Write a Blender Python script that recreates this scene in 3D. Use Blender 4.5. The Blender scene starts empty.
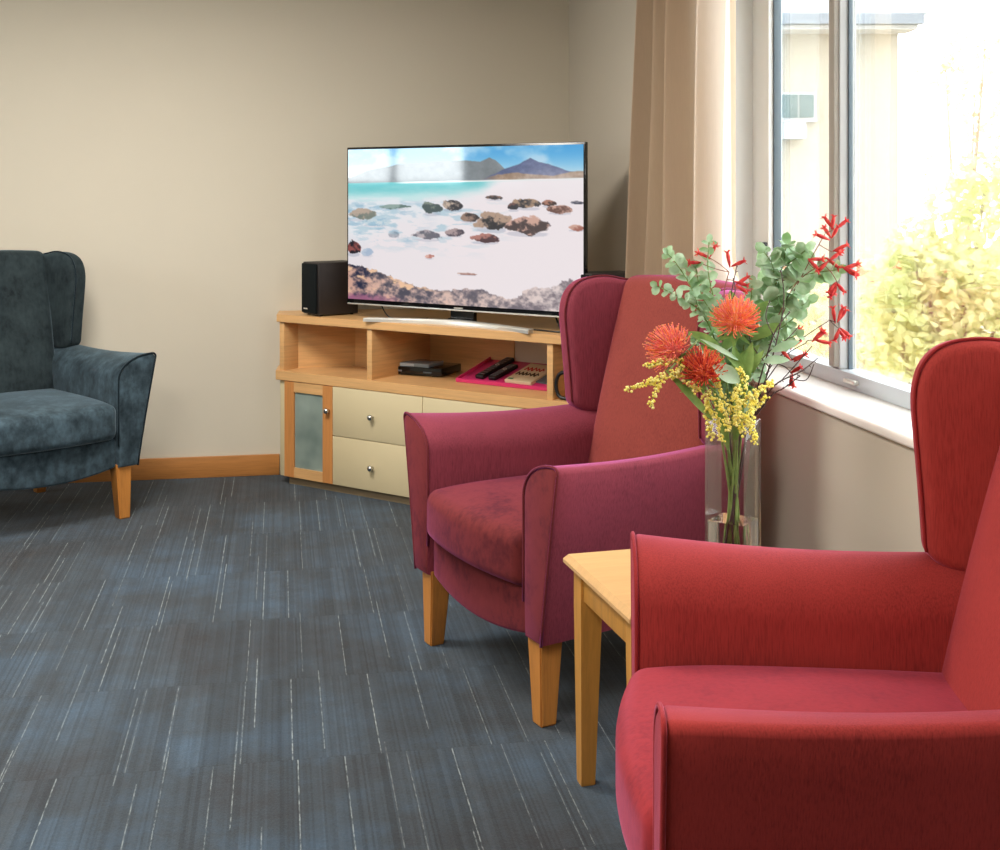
import bpy, bmesh, math, random
import numpy as np
from mathutils import Vector, Matrix, noise as mnoise

random.seed(7)
scene = bpy.context.scene
COL = scene.collection
R = math.radians
CA, SA = math.cos(R(10)), math.sin(R(10))
F, EYE, HOR = 1250.0, 1.35, 190.0

# ------------------------------------------------------------------ helpers
def at(px, py, d):
    """point of the room seen at pixel (px, py), d metres in front of the camera"""
    xc, zc = (px-500)/F*d, EYE-(py-HOR)/F*d
    return Vector((xc*CA+d*SA, -xc*SA+d*CA, zc))

def cam2room(x, y):
    return Vector((x*CA+y*SA, -x*SA+y*CA, 0))

def lin(c):
    return tuple((v/255/12.92) if v/255 <= .04045 else ((v/255+.055)/1.055)**2.4 for v in c)

def link(name, me, mat=None, parent=None):
    o = bpy.data.objects.new(name, me)
    COL.objects.link(o)
    if mat is not None and me is not None:
        me.materials.append(mat)
    if parent is not None:
        o.parent = parent
    return o

def obj(name, bm, mat=None, parent=None, smooth=True, loc=None, rot=None, recalc=True):
    if recalc:
        bmesh.ops.recalc_face_normals(bm, faces=bm.faces)
    me = bpy.data.meshes.new(name)
    bm.to_mesh(me); bm.free()
    if smooth:
        for p in me.polygons: p.use_smooth = True
        if smooth == 'auto':
            me.set_sharp_from_angle(angle=R(35))
    o = link(name, me, mat, parent)
    if loc is not None: o.location = loc
    if rot is not None: o.rotation_euler = rot
    return o

def empty(name, loc=(0, 0, 0), rz=0.0):
    o = bpy.data.objects.new(name, None)
    o.empty_display_size = .05
    COL.objects.link(o); o.location = loc; o.rotation_euler = (0, 0, rz)
    return o

def tag(o, label, cat, group=None, kind=None):
    o['label'] = label; o['category'] = cat
    if group: o['group'] = group
    if kind: o['kind'] = kind
    return o

def struct(o):
    o['kind'] = 'structure'
    return o

def box(bm, x0, x1, y0, y1, z0, z1, M=None):
    v = [bm.verts.new((x, y, z)) for x in (x0, x1) for y in (y0, y1) for z in (z0, z1)]
    for f in ((0,1,3,2), (4,6,7,5), (0,4,5,1), (2,3,7,6), (0,2,6,4), (1,5,7,3)):
        bm.faces.new([v[i] for i in f])
    if M is not None:
        for q in v: q.co = M @ q.co
    return v

def bbox_bm(x0, x1, y0, y1, z0, z1, bev=.003, seg=2):
    bm = bmesh.new(); box(bm, x0, x1, y0, y1, z0, z1)
    if bev: bmesh.ops.bevel(bm, geom=list(bm.edges), offset=bev, segments=seg, affect='EDGES', profile=.5)
    return bm

def rbox(sx, sy, sz, r, n=(8, 8, 8), k=4, deform=None):
    """soft rounded box centred on the origin"""
    bm = bmesh.new(); S = (sx/2, sy/2, sz/2)
    def axis(s, m):
        e = [r*(1-math.cos(i/k*math.pi/2)) for i in range(k+1)]
        a = [-s+v for v in e]
        inner = [-(s-r)+2*(s-r)*i/m for i in range(1, m)]
        return a+inner+[-v for v in reversed(a)]
    A = [axis(S[i], n[i]) for i in range(3)]
    for ax in range(3):
        u, w = [(1, 2), (2, 0), (0, 1)][ax]
        for sg in (-1, 1):
            grid = []
            for p in A[u]:
                row = []
                for q in A[w]:
                    c = [0, 0, 0]; c[ax] = sg*S[ax]; c[u] = p; c[w] = q
                    row.append(bm.verts.new(c))
                grid.append(row)
            for i in range(len(grid)-1):
                for j in range(len(grid[0])-1):
                    f = [grid[i][j], grid[i+1][j], grid[i+1][j+1], grid[i][j+1]]
                    bm.faces.new(f if sg > 0 else f[::-1])
    bmesh.ops.remove_doubles(bm, verts=bm.verts, dist=1e-6)
    for v in bm.verts:
        q = Vector([max(-(S[i]-r), min(S[i]-r, v.co[i])) for i in range(3)])
        d = v.co-q
        if d.length > 1e-9: v.co = q+d.normalized()*r
    if deform:
        for v in bm.verts:
            p = v.co
            v.co = Vector(deform(p.x, p.y, p.z, p.x/S[0], p.y/S[1], p.z/S[2]))
    return bm

def tube(bm, pts, r, sides=8, cap=True):
    pts = [Vector(p) for p in pts]; n = len(pts)
    rs = r if isinstance(r, (list, tuple)) else [r]*n
    rings = []; up = None
    for i, p in enumerate(pts):
        t = (pts[min(i+1, n-1)]-pts[max(i-1, 0)])
        t = t.normalized() if t.length > 1e-9 else Vector((0, 0, 1))
        if up is None:
            up = Vector((0, 0, 1)) if abs(t.z) < .9 else Vector((1, 0, 0))
        a = t.cross(up)
        if a.length < 1e-6: a = t.cross(Vector((0, 1, 0)))
        a.normalize(); b = a.cross(t).normalized(); up = b
        rings.append([bm.verts.new(p+(a*math.cos(2*math.pi*j/sides)+b*math.sin(2*math.pi*j/sides))*rs[i]) for j in range(sides)])
    for i in range(n-1):
        for j in range(sides):
            bm.faces.new((rings[i][j], rings[i][(j+1) % sides], rings[i+1][(j+1) % sides], rings[i+1][j]))
    if cap:
        bm.faces.new(rings[0][::-1]); bm.faces.new(rings[-1])

def smooth_path(pts, n=8, closed=False):
    pts = [Vector(p) for p in pts]; out = []; m = len(pts)
    rng = range(m) if closed else range(m-1)
    for i in rng:
        if closed: p0, p1, p2, p3 = pts[(i-1) % m], pts[i], pts[(i+1) % m], pts[(i+2) % m]
        else: p0, p1, p2, p3 = pts[max(i-1, 0)], pts[i], pts[i+1], pts[min(i+2, m-1)]
        for k in range(n):
            t = k/n
            out.append(.5*((2*p1)+(p2-p0)*t+(2*p0-5*p1+4*p2-p3)*t*t+(3*p1-p0-3*p2+p3)*t**3))
    if not closed: out.append(pts[-1])
    return out

def slab(outline, th, r, seg=4):
    """flat padded panel: 2-D outline (x,y), thickness along z centred, softly rounded rim"""
    bm = bmesh.new(); n = len(outline)
    P = [Vector((p[0], p[1])) for p in outline]
    area = sum(P[i].x*P[(i+1) % n].y-P[(i+1) % n].x*P[i].y for i in range(n))
    if area < 0: P.reverse()
    N = []
    for i in range(n):
        t = (P[(i+1) % n]-P[i-1]).normalized(); N.append(Vector((t.y, -t.x)))
    cen = sum(P, Vector((0, 0)))/n
    rings = []
    levels = []
    for i in range(seg+1):
        a = i/seg*math.pi/2
        levels.append((r*(1-math.sin(a)), -th/2+r*(1-math.cos(a))))
    levels = levels + [(o, -z) for o, z in reversed(levels)]
    for off, z in levels:
        rings.append([bm.verts.new((P[i].x-N[i].x*off, P[i].y-N[i].y*off, z)) for i in range(n)])
    for a, b in zip(rings[:-1], rings[1:]):
        for j in range(n):
            bm.faces.new((a[j], a[(j+1) % n], b[(j+1) % n], b[j]))
    for ring, z, sg in ((rings[0], -th/2, -1), (rings[-1], th/2, 1)):
        prev = ring
        for f in (.66, .33):
            cur = [bm.verts.new((cen.x+(v.co.x-cen.x)*f, cen.y+(v.co.y-cen.y)*f, z+sg*.025*th*(1-f))) for v in ring]
            for j in range(n):
                bm.faces.new((prev[j], prev[(j+1) % n], cur[(j+1) % n], cur[j]))
            prev = cur
        c = bm.verts.new((cen.x, cen.y, z+sg*.025*th))
        for j in range(n): bm.faces.new((prev[j], prev[(j+1) % n], c))
    return bm

def xf(bm, M):
    bmesh.ops.transform(bm, matrix=M, verts=bm.verts); return bm

def lathe(prof, seg=24):
    bm = bmesh.new(); rings = []
    for r, z in prof:
        rings.append([bm.verts.new((r*math.cos(2*math.pi*i/seg), r*math.sin(2*math.pi*i/seg), z)) for i in range(seg)])
    for a, b in zip(rings[:-1], rings[1:]):
        for j in range(seg): bm.faces.new((a[j], a[(j+1) % seg], b[(j+1) % seg], b[j]))
    bmesh.ops.remove_doubles(bm, verts=bm.verts, dist=1e-7)
    bmesh.ops.holes_fill(bm, edges=bm.edges)
    return bm

# ------------------------------------------------------------------ materials
def newmat(name):
    m = bpy.data.materials.new(name); m.use_nodes = True
    nt = m.node_tree; b = nt.nodes['Principled BSDF']
    return m, nt, b

def nd(nt, t, **kw):
    n = nt.nodes.new(t)
    for k, v in kw.items():
        if k.startswith('i_'): n.inputs[k[2:].replace('_', ' ')].default_value = v
        else: setattr(n, k, v)
    return n

def ramp(nt, fac, stops):
    r = nt.nodes.new('ShaderNodeValToRGB'); e = r.color_ramp.elements
    while len(e) < len(stops): e.new(.5)
    for el, (p, c) in zip(e, stops):
        el.position = p; el.color = (*c, 1) if len(c) == 3 else c
    nt.links.new(fac, r.inputs[0]); return r.outputs[0]

def mapping(nt, scale, coord='Object', rot=(0, 0, 0)):
    tc = nt.nodes.new('ShaderNodeTexCoord'); mp = nt.nodes.new('ShaderNodeMapping')
    mp.inputs['Scale'].default_value = scale; mp.inputs['Rotation'].default_value = rot
    nt.links.new(tc.outputs[coord], mp.inputs[0]); return mp.outputs[0]

def noise_tex(nt, vec, scale=1.0, detail=3, rough=.5):
    n = nt.nodes.new('ShaderNodeTexNoise'); n.inputs['Scale'].default_value = scale
    n.inputs['Detail'].default_value = detail; n.inputs['Roughness'].default_value = rough
    nt.links.new(vec, n.inputs['Vector']); return n.outputs['Fac']

def math_n(nt, op, a, b=None, c=None):
    n = nt.nodes.new('ShaderNodeMath'); n.operation = op
    for i, v in enumerate((a, b, c)):
        if v is None: continue
        if hasattr(v, 'is_linked'): nt.links.new(v, n.inputs[i])
        else: n.inputs[i].default_value = v
    return n.outputs[0]

def mixc(nt, fac, a, b, mode='MIX'):
    n = nt.nodes.new('ShaderNodeMix'); n.data_type = 'RGBA'; n.blend_type = mode
    for s, v in ((n.inputs[0], fac), (n.inputs[6], a), (n.inputs[7], b)):
        if hasattr(v, 'is_linked'): nt.links.new(v, s)
        elif isinstance(v, (int, float)): s.default_value = v
        else: s.default_value = (*v, 1)
    return n.outputs[2]

def bump(nt, b, h, strength=.3, dist=.002):
    n = nt.nodes.new('ShaderNodeBump'); n.inputs['Strength'].default_value = strength
    n.inputs['Distance'].default_value = dist
    nt.links.new(h, n.inputs['Height']); nt.links.new(n.outputs[0], b.inputs['Normal'])

def plain(name, rgb, rough=.5, metal=0.0, spec=.5, var=.06, nscale=12):
    m, nt, b = newmat(name); c = lin(rgb)
    f = noise_tex(nt, mapping(nt, (nscale,)*3), 1, 3)
    nt.links.new(mixc(nt, f, tuple(v*(1-var) for v in c), tuple(min(1, v*(1+var)) for v in c)), b.inputs['Base Color'])
    b.inputs['Roughness'].default_value = rough; b.inputs['Metallic'].default_value = metal
    b.inputs['Specular IOR Level'].default_value = spec
    return m

def wood(name, rgb, rough=.38, scale=(3, 40, 40), dark=.82):
    m, nt, b = newmat(name); c = lin(rgb)
    f = noise_tex(nt, mapping(nt, scale), 1, 5, .6)
    g = noise_tex(nt, mapping(nt, tuple(s*4 for s in scale)), 1, 2)
    h = math_n(nt, 'ADD', math_n(nt, 'MULTIPLY', f, .7), math_n(nt, 'MULTIPLY', g, .3))
    col = ramp(nt, h, [(.32, tuple(v*dark for v in c)), (.5, c), (.68, tuple(min(1, v*1.1) for v in c))])
    nt.links.new(col, b.inputs['Base Color'])
    b.inputs['Roughness'].default_value = rough
    b.inputs['Specular IOR Level'].default_value = .4
    return m

def fabric(name, rgb, dark, sheen_rgb, sheen=.6, srough=.35, rib=(420, 420, 30), blotch=.5, bscale=5, light=1.18):
    m, nt, b = newmat(name); c = lin(rgb); d = lin(dark)
    f = noise_tex(nt, mapping(nt, rib), 1, 4, .6)
    g = noise_tex(nt, mapping(nt, (bscale,)*3), 1, 4, .6)
    fine = noise_tex(nt, mapping(nt, (420,)*3), 1, 1)
    w = math_n(nt, 'ADD', math_n(nt, 'MULTIPLY', f, 1-blotch*.6), math_n(nt, 'MULTIPLY', g, blotch*.6))
    col = ramp(nt, w, [(.34, d), (.50, c), (.68, tuple(min(1, v*light) for v in c))])
    nt.links.new(col, b.inputs['Base Color'])
    b.inputs['Roughness'].default_value = .85
    b.inputs['Specular IOR Level'].default_value = .15
    b.inputs['Sheen Weight'].default_value = sheen
    b.inputs['Sheen Roughness'].default_value = srough
    b.inputs['Sheen Tint'].default_value = (*lin(sheen_rgb), 1)
    bump(nt, b, math_n(nt, 'ADD', math_n(nt, 'MULTIPLY', f, .7), math_n(nt, 'MULTIPLY', fine, .3)), .35, .0015)
    return m

M = {}
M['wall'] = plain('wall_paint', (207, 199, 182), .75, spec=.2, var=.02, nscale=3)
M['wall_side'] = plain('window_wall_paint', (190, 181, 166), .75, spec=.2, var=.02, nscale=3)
M['ceiling'] = plain('ceiling_paint', (236, 232, 224), .8, spec=.2, var=.01)
M['skirt'] = wood('skirting_wood', (180, 122, 66), .4, (3, 3, 50))
M['beech'] = wood('beech_laminate', (212, 166, 112), .38, (2.5, 2.5, 60), .86)
M['beech_dark'] = wood('beech_door_frame', (200, 136, 78), .4, (50, 50, 3), .86)
M['leg_wood'] = wood('leg_timber', (192, 128, 62), .35, (45, 45, 4), .8)
M['table_wood'] = wood('table_timber', (206, 164, 112), .3, (3, 30, 30), .92)
M['table_leg'] = wood('table_leg_timber', (196, 140, 66), .35, (45, 45, 4), .85)
M['cream'] = plain('cream_laminate', (208, 193, 156), .45, spec=.4, var=.015)
M['plinth'] = plain('plinth_laminate', (150, 132, 104), .5)
M['chrome'] = plain('polished_chrome', (205, 205, 205), .12, 1.0)
M['silver'] = plain('brushed_silver', (222, 220, 214), .3, .6)
M['black'] = plain('black_plastic', (20, 20, 22), .35)
M['black_gloss'] = plain('black_gloss', (12, 12, 14), .12)
M['black_wood'] = plain('black_ash_veneer', (34, 27, 25), .5, var=.25, nscale=30)
M['black_cloth'] = plain('black_grille_cloth', (22, 26, 27), .9, spec=.1, var=.2, nscale=400)
M['pink'] = plain('pink_tray_plastic', (208, 52, 112), .4)
M['remote_key'] = plain('remote_keys', (120, 120, 125), .5)
M['paper'] = plain('cream_card', (226, 208, 170), .6, var=.08, nscale=60)
M['red_ink'] = plain('red_ink', (190, 50, 40), .6)
M['brown_ink'] = plain('brown_ink', (84, 60, 38), .6)
M['green_ink'] = plain('green_ink', (70, 130, 80), .6)
M['case_blue'] = plain('disc_case_blue', (74, 130, 178), .25)
M['case_white'] = plain('disc_case_white', (190, 200, 206), .25)
M['case_top'] = plain('disc_case_top', (138, 152, 162), .15, var=.2, nscale=30)
M['case_grey'] = plain('disc_case_grey', (96, 104, 112), .15)
M['alu'] = plain('white_aluminium', (186, 194, 200), .4, var=.01)
M['jamb'] = plain('lightened_jamb', (240, 246, 250), .5, var=.01)  # brightness of the far jamb and reveal is put into this lighter colour
M['alu_dark'] = plain('grey_window_gasket', (84, 98, 108), .5)
M['alu_grey'] = plain('grey_aluminium', (176, 176, 176), .4)
M['alu_shade'] = plain('taupe_aluminium', (146, 138, 128), .45)
M['sill'] = plain('white_gloss_sill', (238, 234, 228), .3, var=.01)
M['red'] = fabric('red_chenille', (152, 52, 46), (134, 42, 38), (255, 150, 190), .5, .35)
M['red_arm'] = fabric('red_arm_chenille', (146, 48, 44), (124, 38, 36), (255, 150, 200), .6, .35)
M['red_seat'] = fabric('red_seat_velvet', (146, 44, 46), (122, 34, 38), (255, 150, 200), .5, .4, rib=(90, 90, 60), blotch=.9, bscale=7)
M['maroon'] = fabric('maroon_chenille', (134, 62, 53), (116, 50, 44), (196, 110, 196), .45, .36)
M['maroon_arm'] = fabric('maroon_arm_painted_sheen', (128, 54, 66), (104, 42, 52), (224, 125, 200), .75, .36)  # purple sheen from the window is put into the arm colour
M['maroon_seat'] = fabric('maroon_velvet_nap_shade', (108, 42, 42), (80, 28, 32), (206, 110, 170), .45, .36, rib=(60, 60, 40), blotch=1.0, bscale=9)  # darker tone from the nap direction is put into the colour
M['teal'] = fabric('dark_teal_velvet', (42, 52, 55), (24, 31, 35), (175, 200, 215), .45, .35, rib=(60, 60, 30), blotch=1.0, bscale=9, light=1.5)  # lighter blotches are velvet sheen put into the colour
M['teal_arm'] = fabric('teal_arm_painted_sheen', (52, 66, 74), (28, 38, 44), (185, 210, 225), .6, .35, rib=(40, 40, 24), blotch=1.0, bscale=11, light=2.2)  # stronger sheen highlights mottled into the arm and seat colour
M['teal_seat'] = M['teal_arm']
M['red_pipe'] = fabric('red_piping', (140, 40, 40), (120, 32, 34), (255, 150, 190), .5)
M['maroon_pipe'] = fabric('maroon_piping', (104, 40, 42), (88, 32, 34), (226, 120, 226), .7)
M['teal_pipe'] = fabric('teal_piping', (26, 36, 42), (18, 26, 32), (170, 205, 225), .3)
M['under'] = plain('black_underlining', (24, 22, 22), .9)

def glass_mat(name, tint, refl=.08, rough=0.0):
    m, nt, b = newmat(name); nt.nodes.remove(b)
    out = nt.nodes['Material Output']
    tr = nd(nt, 'ShaderNodeBsdfTransparent'); tr.inputs[0].default_value = (*tint, 1)
    gl = nd(nt, 'ShaderNodeBsdfGlossy'); gl.inputs['Roughness'].default_value = rough
    fr = nd(nt, 'ShaderNodeFresnel'); fr.inputs[0].default_value = 1.45
    mx = nd(nt, 'ShaderNodeMixShader')
    nt.links.new(math_n(nt, 'MULTIPLY', fr.outputs[0], refl*10), mx.inputs[0])
    nt.links.new(tr.outputs[0], mx.inputs[1]); nt.links.new(gl.outputs[0], mx.inputs[2])
    nt.links.new(mx.outputs[0], out.inputs[0]); return m
M['pane'] = glass_mat('window_glass', (.97, .985, .98), .06)
def frosted():
    m, nt, b = newmat('frosted_glass')
    b.inputs['Base Color'].default_value = (*lin((150, 164, 156)), 1)
    f = noise_tex(nt, mapping(nt, (7,)*3), 1, 2)
    nt.links.new(ramp(nt, f, [(.3, lin((112, 128, 122))), (.7, lin((150, 164, 156)))]), b.inputs['Base Color'])
    b.inputs['Roughness'].default_value = .3
    return m
M['frosted'] = frosted()
def clear(name, ior, tint=(1, 1, 1)):
    m, nt, b = newmat(name)
    b.inputs['Base Color'].default_value = (*tint, 1)
    b.inputs['Roughness'].default_value = 0.0
    b.inputs['IOR'].default_value = ior
    b.inputs['Transmission Weight'].default_value = 1.0
    return m
M['vase_glass'] = glass_mat('vase_glass', (.97, .972, .978), .045)
M['water'] = clear('water', 1.33, (.97, .98, .95))

def carpet():
    m, nt, b = newmat('striped_carpet_tiles')
    tc = nd(nt, 'ShaderNodeTexCoord'); sp = nd(nt, 'ShaderNodeSeparateXYZ')
    nt.links.new(tc.outputs['Object'], sp.inputs[0]); X, Y = sp.outputs[0], sp.outputs[1]
    row = math_n(nt, 'FLOOR', math_n(nt, 'MULTIPLY', Y, 2.0))
    def wn(a, bb):
        cb = nd(nt, 'ShaderNodeCombineXYZ'); nt.links.new(a, cb.inputs[0]); nt.links.new(bb, cb.inputs[1])
        w = nd(nt, 'ShaderNodeTexWhiteNoise', noise_dimensions='2D'); nt.links.new(cb.outputs[0], w.inputs['Vector'])
        return w.outputs['Value']
    def lines(freq, thr, wd, seed, rf):
        x1 = math_n(nt, 'ADD', math_n(nt, 'MULTIPLY', X, freq), seed)
        cell = math_n(nt, 'FLOOR', x1); fr = math_n(nt, 'FRACT', x1)
        sh = wn(cell, math_n(nt, 'ADD', math_n(nt, 'MULTIPLY', cell, 0.0), seed))
        rw = math_n(nt, 'FLOOR', math_n(nt, 'ADD', math_n(nt, 'MULTIPLY', Y, 2.0), math_n(nt, 'MULTIPLY', sh, rf)))
        r2 = wn(cell, math_n(nt, 'ADD', rw, seed*3.7))
        on = math_n(nt, 'GREATER_THAN', r2, thr)
        jit = math_n(nt, 'ADD', math_n(nt, 'MULTIPLY', wn(math_n(nt, 'ADD', cell, 7.3), rw), .7), .15)
        prof = math_n(nt, 'LESS_THAN', math_n(nt, 'ABSOLUTE', math_n(nt, 'SUBTRACT', fr, jit)), wd)
        amp = math_n(nt, 'ADD', math_n(nt, 'MULTIPLY', wn(rw, cell), .65), .35)
        return math_n(nt, 'MULTIPLY', math_n(nt, 'MULTIPLY', on, prof), amp)
    brk = noise_tex(nt, mapping(nt, (120, 30, 1)), 1, 4, .8)
    brk = ramp(nt, brk, [(.42, (.06,)*3), (.58, (1,)*3)])
    sep = nd(nt, 'ShaderNodeRGBToBW'); nt.links.new(brk, sep.inputs[0])
    line = math_n(nt, 'MAXIMUM', lines(9.0, .30, .013, 3.0, 0.0), lines(7.0, .40, .010, 11.0, 1.0))
    line = math_n(nt, 'MULTIPLY', line, sep.outputs[0])
    rib = wn(math_n(nt, 'FLOOR', math_n(nt, 'MULTIPLY', X, 190.0)), row)
    band = wn(math_n(nt, 'FLOOR', math_n(nt, 'MULTIPLY', X, 22.0)), row)
    big = noise_tex(nt, mapping(nt, (1.5, 1.5, 1)), 1, 8, .72)
    grain = noise_tex(nt, mapping(nt, (200, 110, 1)), 1, 3, .8)
    base = ramp(nt, big, [(.30, lin((44, 43, 45))), (.48, lin((51, 59, 66))), (.66, lin((59, 76, 92)))])
    k = math_n(nt, 'ADD', .36, math_n(nt, 'ADD', math_n(nt, 'MULTIPLY', rib, .42), math_n(nt, 'MULTIPLY', grain, .95)))
    k = math_n(nt, 'MULTIPLY', k, math_n(nt, 'ADD', .86, math_n(nt, 'MULTIPLY', band, .28)))
    kc = nd(nt, 'ShaderNodeCombineColor')
    for i in range(3): nt.links.new(k, kc.inputs[i])
    col = mixc(nt, 1.0, base, kc.outputs[0], 'MULTIPLY')
    col = mixc(nt, math_n(nt, 'MULTIPLY', line, .62), col, lin((170, 180, 180)))
    # seam between tile rows
    fy = math_n(nt, 'FRACT', math_n(nt, 'MULTIPLY', Y, 2.0))
    seam = math_n(nt, 'LESS_THAN', fy, .008)
    col = mixc(nt, math_n(nt, 'MULTIPLY', seam, .22), col, lin((24, 26, 30)))
    nt.links.new(col, b.inputs['Base Color'])
    b.inputs['Roughness'].default_value = .95; b.inputs['Specular IOR Level'].default_value = .1
    b.inputs['Sheen Weight'].default_value = .15
    bump(nt, b, math_n(nt, 'ADD', rib, grain), .4, .003)
    return m
M['carpet'] = carpet()

def curtain_mat():
    m, nt, b = newmat('beige_curtain_cloth')
    f = noise_tex(nt, mapping(nt, (300, 300, 20)), 1, 2)
    col = mixc(nt, f, lin((168, 148, 120)), lin((190, 170, 144)))
    nt.links.new(col, b.inputs['Base Color']); b.inputs['Roughness'].default_value = .9
    b.inputs['Specular IOR Level'].default_value = .1
    tr = nd(nt, 'ShaderNodeBsdfTranslucent'); tr.inputs[0].default_value = (*lin((230, 216, 206)), 1)
    mx = nd(nt, 'ShaderNodeMixShader'); mx.inputs[0].default_value = .52
    out = nt.nodes['Material Output']
    nt.links.new(b.outputs[0], mx.inputs[1]); nt.links.new(tr.outputs[0], mx.inputs[2]); nt.links.new(mx.outputs[0], out.inputs[0])
    return m
M['curtain'] = curtain_mat()

def leafmat(name, a, bcol, trans=.3, rough=.5, scale=25):
    m, nt, b = newmat(name)
    f = noise_tex(nt, mapping(nt, (scale,)*3), 1, 3)
    col = ramp(nt, f, [(.35, lin(a)), (.65, lin(bcol))])
    nt.links.new(col, b.inputs['Base Color']); b.inputs['Roughness'].default_value = rough
    b.inputs['Specular IOR Level'].default_value = .3
    tr = nd(nt, 'ShaderNodeBsdfTranslucent'); nt.links.new(col, tr.inputs[0])
    mx = nd(nt, 'ShaderNodeMixShader'); mx.inputs[0].default_value = trans
    out = nt.nodes['Material Output']
    nt.links.new(b.outputs[0], mx.inputs[1]); nt.links.new(tr.outputs[0], mx.inputs[2]); nt.links.new(mx.outputs[0], out.inputs[0])
    return m
M['euc'] = leafmat('silvery_green_leaf', (118, 156, 98), (186, 208, 178))
M['green'] = leafmat('mid_green_leaf', (92, 126, 60), (144, 172, 92))
M['green_pale'] = leafmat('pale_green_leaf', (150, 180, 140), (186, 208, 176))
M['wattle'] = leafmat('yellow_wattle', (255, 242, 110), (255, 250, 180), .35, .8, 90)
M['pin_a'] = leafmat('orange_petal', (252, 140, 80), (255, 190, 130), .3, .5, 60)
M['pin_tip'] = leafmat('coral_petal', (244, 116, 116), (255, 166, 150), .3, .5, 60)
M['pin_c'] = leafmat('red_orange_petal', (240, 96, 56), (252, 150, 96), .3, .5, 60)
M['paw'] = leafmat('crimson_petal', (196, 44, 56), (230, 90, 80), .3, .6, 70)
M['stem'] = leafmat('green_stem', (96, 120, 56), (140, 160, 90), .1)
M['twig'] = plain('dark_brown_twig', (70, 44, 44), .7, var=.2)
M['redstem'] = plain('reddish_stem', (136, 84, 66), .7, var=.2)
M['foliage'] = leafmat('garden_leaf', (190, 196, 136), (224, 216, 170), .55, .6, 3)
M['foliage_b'] = leafmat('garden_leaf_pale', (200, 196, 144), (224, 212, 176), .4, .6, 3)
M['foliage_c'] = leafmat('garden_leaf_autumn', (186, 120, 90), (210, 160, 120), .4, .6, 3)
M['bark'] = plain('garden_bark', (150, 130, 110), .9)
M['ground'] = plain('pale_gravel', (170, 156, 130), .95, var=.1, nscale=2)
M['render_w'] = plain('cream_render', (160, 153, 140), .9)
M['gutter'] = plain('grey_gutter', (110, 116, 124), .5)
M['roof'] = plain('pale_roof_sheet', (160, 164, 166), .5)
M['fascia'] = plain('white_fascia', (178, 178, 178), .6)
M['hglass'] = plain('house_window_glass', (74, 92, 90), .2)
M['rail'] = plain('timber_rail', (206, 140, 104), .8)

# ------------------------------------------------------------------ room shell
BW, WX, GX = 6.03, 1.41, 1.60          # back wall, window wall, plane of the glass
LX, RY, CH = -3.6, -1.6, 2.50
W0, W1, WZ0, WZ1 = 1.15, 4.00, .795, 2.30
WJ = 3.88  # window opening
bm = bmesh.new(); box(bm, LX-.2, WX+.21, RY-.2, BW+.2, -.12, 0); struct(obj('floor', bm, M['carpet'], smooth=False))
bm = bmesh.new(); box(bm, LX-.2, WX+.21, RY-.2, BW+.2, CH, CH+.12); struct(obj('ceiling', bm, M['ceiling'], smooth=False))
bm = bmesh.new(); box(bm, LX-.2, WX+.21, BW, BW+.2, 0, CH); struct(obj('wall_back', bm, M['wall'], smooth=False))
bm = bmesh.new(); box(bm, LX-.2, WX+.21, RY-.2, RY, 0, CH); struct(obj('wall_front', bm, M['wall'], smooth=False))
bm = bmesh.new()
box(bm, WX, WX+.21, RY, W0, 0, CH); box(bm, WX, WX+.21, W1, BW, 0, CH)
box(bm, WX, WX+.21, W0, W1, 0, WZ0-.026); box(bm, WX, WX+.21, W0, W1, WZ1, CH)
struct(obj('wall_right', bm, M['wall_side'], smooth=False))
# left wall with a high strip window
L0, L1, LZ0, LZ1 = 4.30, 5.50, 1.36, 2.2
bm = bmesh.new()
box(bm, LX-.2, LX, RY, L0, 0, CH); box(bm, LX-.2, LX, L1, BW, 0, CH)
box(bm, LX-.2, LX, L0, L1, 0, LZ0); box(bm, LX-.2, LX, L0, L1, LZ1, CH)
struct(obj('wall_left', bm, M['wall'], smooth=False))
struct(obj('baseboard_back', bbox_bm(LX, .0, BW-.016, BW, 0, .098, .003), M['skirt'], smooth='auto'))
struct(obj('baseboard_left', bbox_bm(LX, LX+.016, RY, BW-.016, 0, .098, .003), M['skirt'], smooth='auto'))
struct(obj('baseboard_right', bbox_bm(WX-.016, WX, RY, 4.5, 0, .098, .003), M['skirt'], smooth='auto'))

# main window
win = struct(empty('window_1', (GX, (W0+W1)/2, WZ0)))
wl = lambda bm: xf(bm, Matrix.Translation((-GX, -(W0+W1)/2, -WZ0)))
def wpart(name, bm, mat, smooth='auto', parent=win): return obj(name, wl(bm), M[mat], parent, smooth)
wpart('window_sill', bbox_bm(WX-.018, GX-.01, W0+.002, W1-.002, WZ0-.026, WZ0, .008, 3), 'sill')
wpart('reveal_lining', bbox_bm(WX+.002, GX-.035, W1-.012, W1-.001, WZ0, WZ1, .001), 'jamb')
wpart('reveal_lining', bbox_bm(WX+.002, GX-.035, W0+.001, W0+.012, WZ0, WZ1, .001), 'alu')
JB = .045
wpart('frame_rail', bbox_bm(GX-.035, GX+.025, W0, W1, WZ0, WZ0+.045, .003), 'alu')
wpart('frame_rail', bbox_bm(GX-.035, GX+.05, W0, W1, WZ1-.045, WZ1, .003), 'alu')
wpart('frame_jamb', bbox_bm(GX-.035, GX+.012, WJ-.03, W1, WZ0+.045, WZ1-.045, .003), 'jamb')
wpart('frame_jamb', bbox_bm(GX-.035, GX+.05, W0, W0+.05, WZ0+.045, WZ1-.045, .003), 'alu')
MY = 3.375
wpart('mullion', bbox_bm(GX-.03, GX+.02, MY-.040, MY+.022, WZ0+.045, WZ1-.045, .003), 'alu_grey')
wpart('sash_stile', bbox_bm(GX-.045, GX-.005, MY-.034, MY+.002, WZ0+.05, WZ1-.05, .003), 'alu_shade')
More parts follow.
